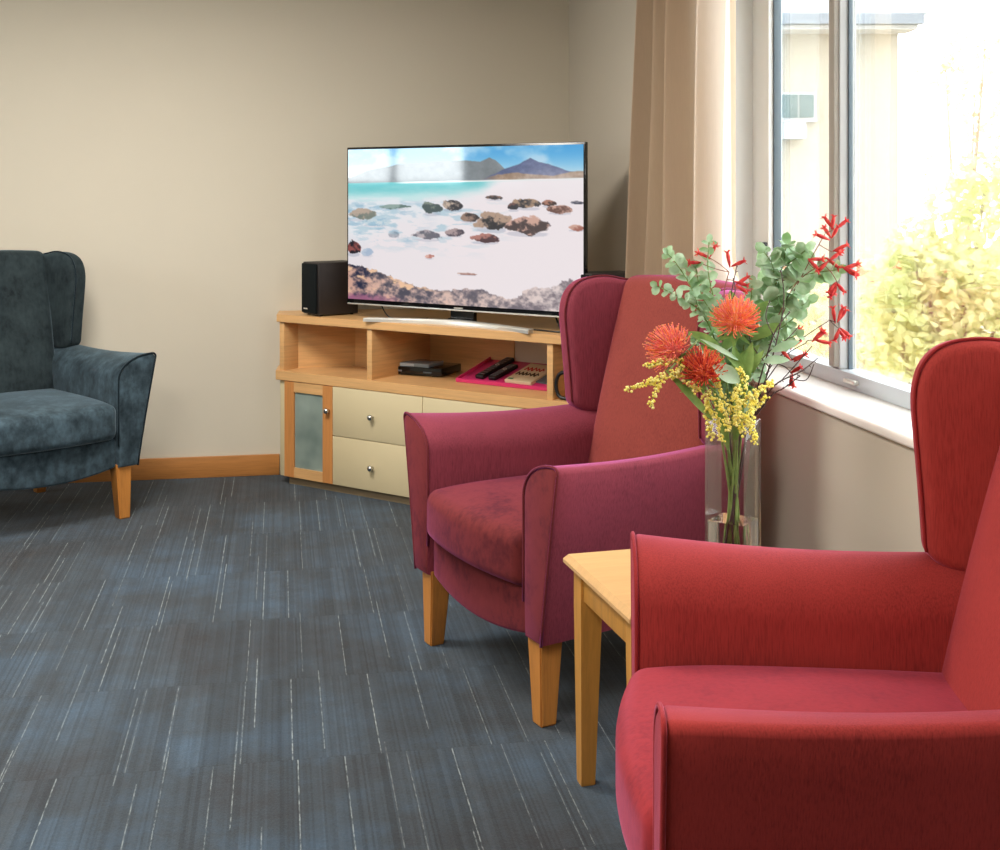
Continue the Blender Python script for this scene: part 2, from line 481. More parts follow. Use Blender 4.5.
wpart('gasket', bbox_bm(GX-.020, GX+.006, WJ-.040, WJ-.03, WZ0+.045, WZ1-.045, .001), 'alu_dark')
wpart('gasket', bbox_bm(GX-.006, GX+.006, MY-.048, MY-.040, WZ0+.045, WZ1-.045, .001), 'alu_dark')
bm = bmesh.new(); box(bm, GX+.002, GX+.008, MY+.022, WJ-.03, WZ0+.045, WZ1-.045); wpart('pane', bm, 'pane', False)
bm = bmesh.new(); box(bm, GX+.012, GX+.018, W0+.05, MY-.040, WZ0+.045, WZ1-.045); wpart('pane', bm, 'pane', False)
wpart('latch', bbox_bm(GX-.05, GX-.035, WJ-.026, WJ-.004, 1.09, 1.18, .004), 'black')
bm = bbox_bm(GX-.05, GX-.034, MY-.17, MY-.10, WZ0+.018, WZ0+.03, .003)
wpart('catch', bm, 'silver')
# strip window in the left wall
w2 = struct(empty('window_2', (LX, (L0+L1)/2, LZ0)))
bm = bmesh.new()
for a in ((L0, L0+.05, LZ0, LZ1), (L1-.05, L1, LZ0, LZ1), (L0+.05, L1-.05, LZ0, LZ0+.05), (L0+.05, L1-.05, LZ1-.05, LZ1), ((L0+L1)/2-.025, (L0+L1)/2+.025, LZ0+.05, LZ1-.05)):
    box(bm, LX-.14, LX-.08, a[0], a[1], a[2], a[3])
obj('window_frame', xf(bm, Matrix.Translation((-LX, -(L0+L1)/2, -LZ0))), M['alu'], w2, False)
bm = bmesh.new(); box(bm, LX-.113, LX-.107, L0+.05, L1-.05, LZ0+.05, LZ1-.05)
obj('pane', xf(bm, Matrix.Translation((-LX, -(L0+L1)/2, -LZ0))), M['pane'], w2, False)

# ------------------------------------------------------------------ curtain
def make_curtain():
    bm = bmesh.new(); n, m = 220, 40; rows = []
    y0, y1 = 4.48, 3.62
    for j in range(m+1):
        v = j/m; z = .80+v*1.56; row = []
        sp = 1.0+.06*(1-v)
        for i in range(n+1):
            u = i/n
            y = y0-.12*v*(1-u)+(y1-y0)*u
            ph = 2*math.pi*(5.0*u+.35*math.sin(3.1*u+.4)+.04*math.sin(4*v+7*u))
            amp = (.062+.016*math.sin(9*u+1))*(.75+.25*(1-v))
            x = 1.315+amp*math.sin(ph)+.006*math.sin(2.3*ph+3*v)
            y += .016*math.cos(ph*1.0+.5)
            g = min(1, max(0, (4.05-y)/.25)); g = g*g*(3-2*g)
            x = x+(1.372+(x-1.315)*.55-x)*g
            k = min(1, max(0, (1.13-z)/.14)); k = k*k*(3-2*k)*g
            x = x*(1-k)+(1.424+(x-1.372)*.4)*k
            row.append(bm.verts.new((x, y, z)))
        rows.append(row)
    for a, b in zip(rows[:-1], rows[1:]):
        for i in range(n): bm.faces.new((a[i], a[i+1], b[i+1], b[i]))
    return bm
cu = empty('curtain', (1.315, 4.1, .80))
bm = make_curtain(); xf(bm, Matrix.Translation((-1.315, -4.1, -.80)))
obj('curtain_cloth', bm, M['curtain'], cu)
bm = bmesh.new(); tube(bm, [(.03, .78, 1.58), (.03, -.66, 1.58)], .012, 12); obj('curtain_rail', bm, M['silver'], cu)
for yy in (.7, -.2):
    bm = bmesh.new(); box(bm, .03, WX-1.315, yy-.01, yy+.01, 1.57, 1.59); obj('rail_bracket', bm, M['silver'], cu, False)
tag(cu, 'beige pleated curtain drawn to the left side of the window', 'curtain')

# ------------------------------------------------------------------ armchairs
def arm_section(xin, wb, wt, z0, zc, s):
    """profile of an arm: inner face vertical, outer face flaring up, top rolled over to the inside; s = side sign"""
    P = [(xin+.004, z0), (xin+wb, z0)]; rc = .015
    for i in range(1, 9):
        t = i/8; P.append((xin+wb+(wt-wb)*(t**1.1), z0+(zc-z0-rc)*t))
    for i in range(1, 5):
        a = i/5*math.pi/2; P.append((xin+wt-rc*(1-math.cos(a)), zc-rc*(1-math.sin(a))))
    for i in range(11):
        a = i/10*math.pi/2; P.append((xin+(wt-rc)*(1-math.sin(a)), zc-.098*(1-math.cos(a))))
    for t in (.25, .5, .75): P.append((xin, zc-.098+(z0-zc+.098)*t))
    return [(s*x, z) for x, z in P]

def make_armchair(name, loc, rz, fab, pipe, label, BS=.034):
    root = empty(name, loc, rz)
    tag(root, label, 'armchair')
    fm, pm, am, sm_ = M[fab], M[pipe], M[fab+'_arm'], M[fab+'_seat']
    Z0, ZC = .215, .672
    YF, YB = .36, -.31
    for s in (-1, 1):
        bm = bmesh.new(); rings = []
        st = [(YF-.010, .010), (YF-.002, .004), (YF, 0.0)]
        ys = [(YF, .012), (YF-.004, .004), (YF-.014, 0)]+[(YF-.014+(YB-YF+.014)*i/12, 0) for i in range(1, 13)]
        for y, inset in ys:
            t = (YF-y)/(YF-YB)
            xin = .282-.040*t; wt = .166-.040*t; wb = .086-.01*t
            zc = ZC-.012*math.sin(math.pi*min(1, t*1.1))-.006*t
            sec = arm_section(xin+inset, wb-inset*1.4, wt-inset*1.6, Z0+inset, zc-inset, s)
            rings.append([bm.verts.new((x, y, z)) for x, z in sec])
        n = len(rings[0])
        for a, b in zip(rings[:-1], rings[1:]):
            for j in range(n): bm.faces.new((a[j], a[(j+1) % n], b[(j+1) % n], b[j]))
        bm.faces.new(rings[0]); bm.faces.new(rings[-1][::-1])
        arm = obj('armrest', bm, am, root, 'auto')
        arm.data.materials.append(M['maroon_seat'] if fab == 'maroon' else am)
        for p in arm.data.polygons:
            if p.normal.y > .75: p.material_index = 1
        sec = arm_section(.282, .086, .166, Z0, ZC, s)
        pth = [Vector((x, YF-.003, z)) for x, z in sec[1:]]
        bm = bmesh.new(); tube(bm, pth, .0042, 6); obj('piping', bm, pm, arm)
        # wing
        ol = [(-.226, .655), (-.207, .676), (-.203, .72), (-.198, .80), (-.192, .88), (-.188, .945), (-.192, .99), (-.205, 1.025), (-.228, 1.052), (-.262, 1.068), (-.31, 1.074), (-.36, 1.066), (-.415, 1.045), (-.41, .95), (-.385, .85), (-.36, .75), (-.34, .66), (-.30, .645), (-.258, .645)]
        ol = [tuple(p) for p in smooth_path([(a, b, 0) for a, b in ol], 4, True)]
        ol = [(p[0], p[1]) for p in ol]
        bm = slab(ol, .075, .022, 4)
        Mx = Matrix(((0, 0, 1, 0), (1, 0, 0, 0), (0, 1, 0, 0), (0, 0, 0, 1)))
        xf(bm, Mx)
        for v in bm.verts:
            lean = max(0, v.co.z-.65)
            fwd = (v.co.y+.42)
            v.co.y += BS
            v.co.x = s*(.282+v.co.x+.29*max(0, fwd)+.03*lean)
        wing = obj('wing', bm, am if fab == 'maroon' else fm, root, True)
        off = .0375
        pth = []
        for a, b in ol[2:48]:
            fwd = a+.42; lean = max(0, b-.65)
            pth.append(Vector((s*(.282-off+.018+.29*max(0, fwd)+.03*lean), BS+(a+.002 if a > -.3 else a), b+(.002 if b > 1.0 else 0))))
        bm = bmesh.new(); tube(bm, pth[2:], .0035, 6); obj('piping', bm, pm, wing)
    # seat cushion
    def dc(x, y, z, u, v, w):
        x2 = x*(1-.05*(1-v)/2)
        y2 = y+.036*(1-u*u)*max(0, v)**2
        z2 = z+(.020*(1-u*u)*(1-v*v) if w > 0 else 0)-(.012*max(0, v)**4 if w > 0 else 0)+.02*(v-1)*-.5*0
        return (x2, y2, z2)
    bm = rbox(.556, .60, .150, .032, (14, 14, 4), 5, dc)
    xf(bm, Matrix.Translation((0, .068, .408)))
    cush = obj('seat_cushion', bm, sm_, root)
    # front rail with sagging lower edge
    def dr(x, y, z, u, v, w):
        return (x, y+.016*(1-u*u), z-(.030*(1-u*u) if w < 0 else 0))
    bm = rbox(.560, .06, .118, .012, (16, 3, 3), 3, dr); xf(bm, Matrix.Translation((0, .312, .275)))
    obj('front_rail', bm, sm_, root)
    bm = bbox_bm(-.28, .28, -.33, .29, .228, .335, .01); obj('seat_base', bm, M['under'], root, 'auto')
    # backrest: leaning padded slab
    def db(x, y, z, u, v, w):
        t = (z+.42)/.84
        lean = -.195*t-.02*t*t
        w2 = x*(.94+.06*t)
        crown = .012*(1-u*u) if w > 0 else 0
        pad = .022*(1-u**4)*math.sin(math.pi*min(1, max(0, t)))*(1 if v > 0 else 0)
        return (w2, y+lean+pad, z+crown)
    bm = rbox(.585, .095, .84, .035, (12, 4, 18), 5, db); xf(bm, Matrix.Translation((0, -.205+BS, .655)))
    obj('backrest', bm, fm, root)
    # legs
    for s in (-1, 1):
        for fr in (1, 0):
            bm = bmesh.new()
            if fr: top, bot, h0, h1 = (s*.313, .312), (s*.320, .318), .034, .023
            else: top, bot, h0, h1 = (s*.255, -.29), (s*.262, -.352), .030, .021
            rr = []
            for (cx, cy), h, z in ((bot, h1-.003, 0), (bot, h1, .004), (top, h0, .226)):
                rr.append([bm.verts.new((cx+a*h, cy+b*h, z)) for a, b in ((-1, -1), (1, -1), (1, 1), (-1, 1))])
            for a, b in zip(rr[:-1], rr[1:]):
                for j in range(4): bm.faces.new((a[j], a[(j+1) % 4], b[(j+1) % 4], b[j]))
            bm.faces.new(rr[0][::-1]); bm.faces.new(rr[-1])
            ed = [e for e in bm.edges if abs(e.verts[0].co.z-e.verts[1].co.z) > .1]
            bmesh.ops.bevel(bm, geom=ed, offset=.004, segments=2, affect='EDGES')
            obj('leg', bm, M['leg_wood'], root, 'auto')
    return root

def facing(fx, fy): return math.atan2(fy, fx)-math.pi/2
make_armchair('wing_armchair', (.858, 3.502, 0), facing(-.9466, -.3227), 'maroon', 'maroon_pipe', 'maroon purple wing armchair beside the television cabinet, behind the flower vase')
make_armchair('wing_armchair', (.933, 1.881, 0), facing(-.9724, .2334), 'red', 'red_pipe', 'bright red wing armchair in the right foreground, nearest the camera', .022)
make_armchair('wing_armchair', (-1.08, 5.43, 0), facing(.555, -.829), 'teal', 'teal_pipe', 'dark teal velvet wing armchair standing against the cream wall at left')

# ------------------------------------------------------------------ side table
def make_table():
    rz = R(5); loc = (.642, 2.806, 0)
    root = empty('side_table', loc, rz); tag(root, 'light wooden side table with tapered legs between the red and maroon armchairs', 'table')
    LX_, LY_, H_ = .41, .425, .515
    bm = bmesh.new()
    rings = []
    for off, z in ((.010, H_-.026), (0, H_-.020), (0, H_-.012), (.010, H_)):
        rings.append([bm.verts.new(p) for p in ((off, -off, z), (LX_-off, -off, z), (LX_-off, -LY_+off, z), (off, -LY_+off, z))])
    for a, b in zip(rings[:-1], rings[1:]):
        for j in range(4): bm.faces.new((a[j], a[(j+1) % 4], b[(j+1) % 4], b[j]))
    bm.faces.new(rings[0]); bm.faces.new(rings[-1])
    obj('table_top', bm, M['table_wood'], root, 'auto')
    for x0, x1, y0, y1 in ((.07, LX_-.07, -.045, -.025), (.07, LX_-.07, -LY_+.025, -LY_+.045), (.025, .045, -LY_+.07, -.07), (LX_-.045, LX_-.025, -LY_+.07, -.07)):
        obj('apron', bbox_bm(x0, x1, y0, y1, H_-.026-.065, H_-.026, .002), M['table_leg'], root, 'auto')
    for cx in (.045, LX_-.045):
        for cy in (-.045, -LY_+.045):
            bm = bmesh.new(); rr = []
            sx = -1 if cx < .2 else 1; sy = 1 if cy > -.2 else -1
            for h, z in ((.015, 0), (.0165, .004), (.0255, H_-.11), (.0255, H_-.026)):
                ox, oy = cx+sx*(.0255-h)*.4, cy+sy*(.0255-h)*.4
                rr.append([bm.verts.new((ox+a*h, oy+b*h, z)) for a, b in ((-1, -1), (1, -1), (1, 1), (-1, 1))])
            for a, b in zip(rr[:-1], rr[1:]):
                for j in range(4): bm.faces.new((a[j], a[(j+1) % 4], b[(j+1) % 4], b[j]))
            bm.faces.new(rr[0][::-1]); bm.faces.new(rr[-1])
            obj('leg', bm, M['table_leg'], root, 'auto')
make_table()

# ------------------------------------------------------------------ corner media cabinet
TH = R(-44)
CB = Vector((0.0, 5.86, 0))
DX = Vector((math.cos(TH), math.sin(TH), 0)); DN = Vector((-DX.y, DX.x, 0))   # along the front, and into the corner
CL = 1.70
cab = empty('media_cabinet', CB, TH)
tag(cab, 'beech corner television cabinet with cream drawers and a frosted glass door', 'cabinet')
def toloc(X, Y):
    d = Vector((X, Y, 0))-CB
    return (d.dot(DX), d.dot(DN))
G = .004
def plan_poly(over=0.0):
    """corner plan: front edge, two short returns to the walls, the corner; local coordinates"""
    c1 = toloc(CB.x-over*.3, BW-G); c2 = toloc(WX-G, BW-G)
    e = CB+DX*CL
    c3 = toloc(WX-G, e.y-over*.3)
    return [(-over*.6, -over), (CL+over*.6, -over), c3, c2, c1]
def prism(poly, z0, z1, bev=.002):
    bm = bmesh.new()
    a = [bm.verts.new((x, y, z0)) for x, y in poly]; b = [bm.verts.new((x, y, z1)) for x, y in poly]; n = len(poly)
    for j in range(n): bm.faces.new((a[j], a[(j+1) % n], b[(j+1) % n], b[j]))
    bm.faces.new(a[::-1]); bm.faces.new(b)
    if bev: bmesh.ops.bevel(bm, geom=list(bm.edges), offset=bev, segments=2, affect='EDGES')
    return bm
obj('top_panel', prism(plan_poly(.012), .742, .777), M['beech'], cab, 'auto')
obj('shelf', prism(plan_poly(.016), .476, .520), M['beech'], cab, 'auto')
obj('plinth', prism([(.05, .012), (CL-.05, .012), (CL-.06, .04), (.06, .04)], 0, .045, 0), M['plinth'], cab, False)
pp = plan_poly(0)
obj('carcass', prism([(.03, .02), (CL-.03, .02)]+[(x*.985+.01, y*.985) for x, y in pp[2:]], .04, .476, 0), M['cream'], cab, False)
obj('stile', bbox_bm(.004, .044, .0, .02, .035, .476, .001), M['cream'], cab, 'auto')
obj('stile', bbox_bm(CL-.044, CL-.004, .0, .02, .035, .476, .001), M['cream'], cab, 'auto')
# upper compartments
obj('side_panel', bbox_bm(0.0, .028, .0, .115, .520, .742, .001), M['beech'], cab, 'auto')
obj('side_panel', bbox_bm(CL-.028, CL, .0, .10, .520, .742, .001), M['beech'], cab, 'auto')
obj('divider', bbox_bm(.524, .552, .0, .42, .520, .742, .001), M['beech'], cab, 'auto')
obj('divider', bbox_bm(1.452, 1.480, .0, .42, .520, .742, .001), M['beech'], cab, 'auto')
# angled return panel of the left bay, and the back panels
bm = bmesh.new()
a = Vector((.028, .10)); b_ = Vector((.36, .42))
def vpanel(p, q, th, z0, z1):
    p, q = Vector(p), Vector(q); t = (q-p).normalized(); nn = Vector((-t.y, t.x))*th
    bm = bmesh.new(); pts = [p, q, q+nn, p+nn]
    a = [bm.verts.new((v.x, v.y, z0)) for v in pts]; b = [bm.verts.new((v.x, v.y, z1)) for v in pts]
    for j in range(4): bm.faces.new((a[j], a[(j+1) % 4], b[(j+1) % 4], b[j]))
    bm.faces.new(a[::-1]); bm.faces.new(b); return bm
obj('back_panel', vpanel((.020, .085), (.20, .30), .012, .520, .742), M['beech'], cab, False)
obj('back_panel', vpanel((.20, .30), (.524, .30), .012, .520, .742), M['beech'], cab, False)
obj('back_panel', vpanel((.552, .42), (1.02, .42), .012, .520, .742), M['beech'], cab, False)
obj('back_panel', vpanel((1.015, .425), (1.46, .425), .012, .520, .742), M['wall'], cab, False)  # added wall-coloured sheet standing in for the room wall behind the gap
obj('back_panel', vpanel((1.480, .25), (1.672, .10), .012, .520, .742), M['beech'], cab, False)

def knob(parent, x, z):
    bm = lathe([(0, .0), (.006, .0), (.005, .008), (.0055, .011), (.011, .014), (.0135, .019), (.012, .025), (.006, .029), (0, .030)], 20)
    xf(bm, Matrix.Rotation(R(90), 4, 'X')); xf(bm, Matrix.Translation((x, -.018, z)))
    obj('knob', bm, M['chrome'], parent)
def cab_door(x0, x1, kx):
    d = empty('door', (0, 0, 0)); d.parent = cab
    w = .058; z0, z1 = .040, .474
    for a in ((x0, x0+w, z0, z1), (x1-w, x1, z0, z1)):
        bm = bmesh.new(); box(bm, a[0], a[1], -.018, .0, a[2], a[3]); obj('door_stile', bm, M['beech_dark'], d, False)
    for a in ((x0+w, x1-w, z0, z0+.045), (x0+w, x1-w, z1-.045, z1)):
        bm = bmesh.new(); box(bm, a[0], a[1], -.0175, .0, a[2], a[3]); obj('door_rail', bm, M['beech'], d, False)
    bm = bmesh.new(); box(bm, x0+w-.002, x1-w+.002, -.010, -.006, z0+.043, z1-.043); obj('glass_panel', bm, M['frosted'], d, False)
    knob(d, kx, .366)
def cab_drawer(x0, x1, z0, z1, kz):
    d = obj('drawer', bbox_bm(x0+.0015, x1-.0015, -.018, .0, z0, z1, .0012), M['cream'], cab, 'auto')
    knob(d, (x0+x1)/2-.02, kz)
cab_door(.048, .339, .318)
for x0, x1 in ((.339, .844), (.844, 1.349)):
    cab_drawer(x0, x1, .258, .474, .362); cab_drawer(x0, x1, .040, .255, .142)
cab_door(1.349, 1.655, 1.38)

# ------------------------------------------------------------------ television
TVA = R(-43.5)
tvl = Vector((.30, 5.684, 0))
tvd = Vector((math.cos(TVA), math.sin(TVA), 0)); tvn = Vector((-tvd.y, tvd.x, 0))
TW, TH_ = 1.236, .700
tvc = tvl+tvd*TW/2
tv = empty('television', (tvc.x, tvc.y, .777), TVA)
tag(tv, 'large flat screen television showing a rocky white beach, on the corner cabinet', 'television')
ZB = .842-.777
obj('bezel', bbox_bm(-TW/2, TW/2, 0, .022, ZB, ZB+TH_, .003), M['black_gloss'], tv, 'auto')
def dtv(x, y, z, u, v, w): return (x*(1-.25*max(0, v)), y, z*(1-.2*max(0, v)))
bm = rbox(TW*.8, .05, TH_*.7, .015, (4, 3, 4), 3, dtv); xf(bm, Matrix.Translation((0, .045, ZB+TH_*.42))); obj('rear_housing', bm, M['black'], tv)
obj('bottom_trim', bbox_bm(-TW/2+.004, TW/2-.004, -.002, .012, ZB-.006, ZB+.0, .001), M['silver'], tv, 'auto')
obj('badge', bbox_bm(-.022, .022, -.0035, .001, ZB+.0035, ZB+.0085, .0005, 1), M['silver'], tv, False)
def dn(x, y, z, u, v, w): return (x, y, z)
bm = bmesh.new(); box(bm, -.10, .10, -.02, .06, .006, .012); box(bm, -.06, .06, .025, .05, .010, ZB+.05)
obj('stand_neck', bm, M['black_gloss'], tv, False)
bm = bmesh.new(); n = 32; rr = []
for i in range(n+1):
    u = -1+2*i/n; x = .425*u; y = -.015-.085*abs(u)**1.7
    h = .016+.006*(1-abs(u)); wd = .020
    rr.append([bm.verts.new((x, y+a*wd, z)) for a, z in ((-1, .0), (-1, h*.7), (-.8, h), (1, h), (1, 0))])
for a, b in zip(rr[:-1], rr[1:]):
    for j in range(5): bm.faces.new((a[j], a[(j+1) % 5], b[(j+1) % 5], b[j]))
bm.faces.new(rr[0]); bm.faces.new(rr[-1][::-1])
obj('stand_foot', bm, M['silver'], tv, 'auto')

# the picture on the screen: a beach, colour per vertex on a fine grid
def vnoise(x, y, seed):
    rng = np.random.RandomState(seed); T = rng.rand(256, 256)
    xi, yi = np.floor(x).astype(int), np.floor(y).astype(int); fx, fy = x-xi, y-yi
    fx, fy = fx*fx*(3-2*fx), fy*fy*(3-2*fy)
    g = lambda a, b: T[a % 256, b % 256]
    return (g(xi, yi)*(1-fx)+g(xi+1, yi)*fx)*(1-fy)+(g(xi, yi+1)*(1-fx)+g(xi+1, yi+1)*fx)*fy
def fbm(x, y, seed, o=5):
    s = 0; a = .5; t = 0
    for k in range(o):
        s = s+a*vnoise(x*2**k, y*2**k, seed+k); t += a; a *= .55
    return s/t
NX, NY = 400, 230
U, V = np.meshgrid(np.linspace(0, 1, NX), np.linspace(0, 1, NY))
PX, PY = U*937, V*620      # picture coordinates, about four to the photo's pixel
img = np.zeros((NY, NX, 3))
def c_(r, g, b): return np.array([r, g, b], float)
def blend(mask, col):
    global img
    mask = np.clip(mask, 0, 1)[..., None]; img = img*(1-mask)+col*mask
def ss(a, b, x):
    t = np.clip((x-a)/(b-a), 0, 1); return t*t*(3-2*t)
n1 = fbm(U*6, V*6, 1); n2 = fbm(U*22, V*18, 9); n3 = fbm(U*60, V*45, 20); n4 = fbm(U*14, V*40, 33)
sky = c_(70, 165, 224)+(c_(176, 220, 240)-c_(70, 165, 224))*ss(0, 130, PY)[..., None]
img[:] = sky
blend(ss(.5, .75, n1+.15*(1-U))*.5, c_(235, 245, 250))
hz = 140+ (U*-16)
def ridge(pts, jag, seed):
    xs, ys = zip(*pts); return np.interp(PX, xs, ys)+(fbm(U*30, V*0, seed)-.5)*jag
r1 = ridge([(0, 118), (90, 88), (220, 64), (330, 58), (430, 52), (500, 54), (555, 60), (590, 44), (612, 52), (650, 88), (937, 150)], 9, 40)
blend(ss(-2, 2, PY-r1), c_(122, 130, 136)+(n2-.5)[..., None]*50)
r2 = ridge([(560, 130), (650, 86), (700, 70), (745, 46), (775, 62), (830, 78), (885, 98), (937, 104)], 7, 41)
blend(ss(-2, 2, PY-r2)*(PX > 560), c_(92, 104, 142)+(n3-.5)[..., None]*46)
r3 = ridge([(520, 134), (620, 110), (690, 102), (760, 108), (830, 116), (900, 100), (937, 96)], 8, 42)
blend(ss(-2, 2, PY-r3)*ss(520, 640, PX), c_(160, 136, 118)+(n3-.5)[..., None]*70)
# sea
sea = c_(84, 196, 202)+(c_(196, 232, 234)-c_(84, 196, 202))*ss(0, 70, PY-hz+(n4-.5)*26)[..., None]
blend(ss(-1.5, 1.5, PY-hz), sea)
blend(ss(-1.5, 1, PY-hz)*(1-ss(3, 7, PY-hz))*ss(180, 260, PX), c_(250, 250, 248))
# surf and sand
shore = 196-U*20+(n4-.5)*46
blend(ss(0, 26, PY-shore), c_(228, 234, 240))
blend(ss(560, 720, PX+PY*.5+(n1-.5)*160)*ss(-2, 8, PY-hz), c_(243, 238, 242))
blend(ss(250, 460, PY+U*240+(n1-.5)*180)*.85, c_(238, 228, 232))
blend(ss(.52, .68, n4)*(1-ss(300, 460, PY))*ss(0, 40, PY-shore)*(1-ss(.45, .8, U))*.75, c_(168, 200, 216))
blend(ss(.5, .7, fbm(U*18, V*36, 71))*ss(200, 240, PY)*(1-ss(360, 420, PY))*(1-ss(.2, .45, U))*.5, c_(120, 170, 200))
# boulders
WXn = fbm(U*15, V*12, 301)-.5; WYn = fbm(U*15, V*12, 331)-.5; FN = fbm(U*90, V*70, 361)-.5
def rock(x, y, w, h, dark, light, seed, a=1.0):
    dx = (PX-x)/w+WXn*.9+FN*.25; dy = (PY-y)/h+WYn*1.1+FN*.3
    dy = np.where(dy > 0, dy*1.25, dy)
    d = np.abs(dx)**1.6+np.abs(dy)**1.7
    msk = 1-ss(.82, 1.0, d)
    facet = fbm(U*26+seed, V*24, seed)-.5
    lit = ss(.25, .75, .5-dy*.30-dx*.25+facet*2.0+FN*1.2)
    blend(ss(.9, .5, np.abs(dx)**2+((PY-y-h*.75)/(h*.35))**2)*.35*a, np.array((150, 156, 178)))
    blend(msk*a, np.array(dark)+(np.array(light)-np.array(dark))*lit[..., None])
D, Lg, Pk, Gr = (44, 46, 58), (196, 176, 160), (206, 164, 150), (104, 116, 112)
for i, r in enumerate([(58, 272, 62, 26, (96, 104, 92), (176, 150, 130), .8), (195, 236, 74, 11, (70, 100, 96), (130, 156, 150), .85), (120, 300, 80, 18, (130, 180, 206), (196, 214, 222), .7),
    (358, 244, 46, 27, (66, 84, 88), (130, 142, 132), 1), (446, 230, 46, 23, D, Lg, 1), (606, 198, 38, 11, D, (140, 110, 100), 1), (510, 276, 38, 19, (50, 44, 52), (150, 124, 112), 1),
    (604, 290, 74, 42, (36, 38, 50), (178, 150, 132), 1), (735, 308, 84, 36, (70, 56, 62), Pk, 1), (728, 222, 58, 22, D, (168, 140, 118), 1), (680, 232, 22, 18, D, (110, 80, 80), 1), (815, 220, 30, 13, (60, 44, 48), (170, 120, 104), 1),
    (856, 242, 50, 18, (104, 72, 68), Pk, 1), (916, 214, 28, 7, (60, 64, 84), (120, 120, 132), 1), (912, 308, 30, 13, (160, 100, 90), Pk, 1), (340, 352, 66, 21, (90, 90, 104), (186, 172, 176), .9), (205, 348, 24, 14, (120, 130, 146), (176, 186, 196), .6),
    (456, 336, 42, 17, (70, 64, 80), (170, 150, 152), 1), (572, 356, 58, 22, (72, 44, 56), (176, 120, 112), 1), (352, 434, 22, 10, (180, 110, 100), (220, 170, 156), .9), (505, 496, 40, 6, (150, 104, 96), (206, 176, 166), .9), (26, 410, 36, 34, (40, 36, 44), (150, 84, 80), 1), (86, 424, 26, 20, (110, 150, 190), (150, 180, 206), .5)]):
    rock(*r[:6], 100+i*7, r[6])
# foreground rocks
top = np.interp(PX, [0, 60, 130, 210, 300, 370, 430, 540, 600, 660, 716, 700, 760, 840, 870, 937], [474, 482, 502, 528, 552, 566, 562, 548, 566, 582, 572, 560, 536, 530, 500, 508])+(n3-.5)*26
fg_d = c_(38, 42, 66)*(1-U[..., None])+c_(132, 120, 128)*U[..., None]
fg_l = c_(214, 168, 150)*(1-U[..., None])+c_(226, 214, 214)*U[..., None]
f = ss(.36, .66, fbm(U*20, V*16, 55)*.65+fbm(U*70, V*55, 60)*.35)[..., None]
blend(ss(-2, 3, PY-top), fg_d*(1-f)+fg_l*f)
blend(ss(-2, 3, PY-top)*ss(.56, .7, fbm(U*16, V*20, 77))*(1-ss(.3, .5, U)), c_(240, 196, 160))
blend(ss(585, 618, PY+(n3-.5)*30)*(1-ss(.1, .3, U)), c_(160, 100, 130))
img = np.clip(img, 0, 255)/255
lin_img = np.where(img <= .04045, img/12.92, ((img+.055)/1.055)**2.4)
me = bpy.data.meshes.new('screen')
sw, sh = TW-.016, TH_-.028
xs = -sw/2+U*sw; zs = ZB+.018+(1-V)*sh
verts = np.stack([xs, np.full_like(xs, -.0012), zs], -1).reshape(-1, 3)
idx = np.arange(NX*NY).reshape(NY, NX)
quads = np.stack([idx[:-1, :-1], idx[1:, :-1], idx[1:, 1:], idx[:-1, 1:]], -1).reshape(-1, 4)
me.from_pydata(verts.tolist(), [], quads.tolist())
ca = me.color_attributes.new('picture', 'FLOAT_COLOR', 'POINT')
ca.data.foreach_set('color', np.concatenate([lin_img.reshape(-1, 3), np.ones((NX*NY, 1))], 1).astype(np.float32).ravel())
sm, nt, b = newmat('lit_screen')
an = nd(nt, 'ShaderNodeAttribute', attribute_name='picture')
b.inputs['Base Color'].default_value = (.004, .004, .004, 1)
b.inputs['Roughness'].default_value = .06
b.inputs['Specular IOR Level'].default_value = 1.0
nt.links.new(an.outputs['Color'], b.inputs['Emission Color']); b.inputs['Emission Strength'].default_value = .92
link('screen', me, sm, tv)

# ------------------------------------------------------------------ loudspeakers
def make_speaker(loc, rz, label):
    root = empty('bookshelf_speaker', loc, rz); tag(root, label, 'speaker', 'pair of black speakers beside the television')
    w, d, h = .150, .205, .243
    obj('housing', bbox_bm(-w/2, w/2, -d/2, d/2, .006, h, .003), M['black_wood'], root, 'auto')
    g = obj('grille', bbox_bm(-w/2+.006, w/2-.012, -d/2-.012, -d/2, .012, h-.006, .004), M['black_cloth'], root, 'auto')
    obj('badge', bbox_bm(-w/2+.030, -w/2+.065, -d/2-.0135, -d/2-.011, .028, .034, .0005, 1), M['silver'], root, False)
    for a in (-1, 1):
        for c in (-1, 1):
            bm = lathe([(0, 0), (.008, 0), (.008, .006), (0, .006)], 10); xf(bm, Matrix.Translation((a*.055, c*.08, 0))); obj('foot', bm, M['black'], root)
    return root
def cam_angle(x, y):
    v = cam2room(x, y); return math.atan2(v.y, v.x)
# front of the speaker looks along (-.77,-.64) of the camera frame
fa = cam_angle(-.80, -.60)+math.pi/2
make_speaker((.232, 5.815, .777), fa, 'black bookshelf speaker left of the television on the cabinet top')
make_speaker((1.292, 4.875, .777), R(-78), 'black speaker right of the television, mostly hidden behind the maroon armchair')

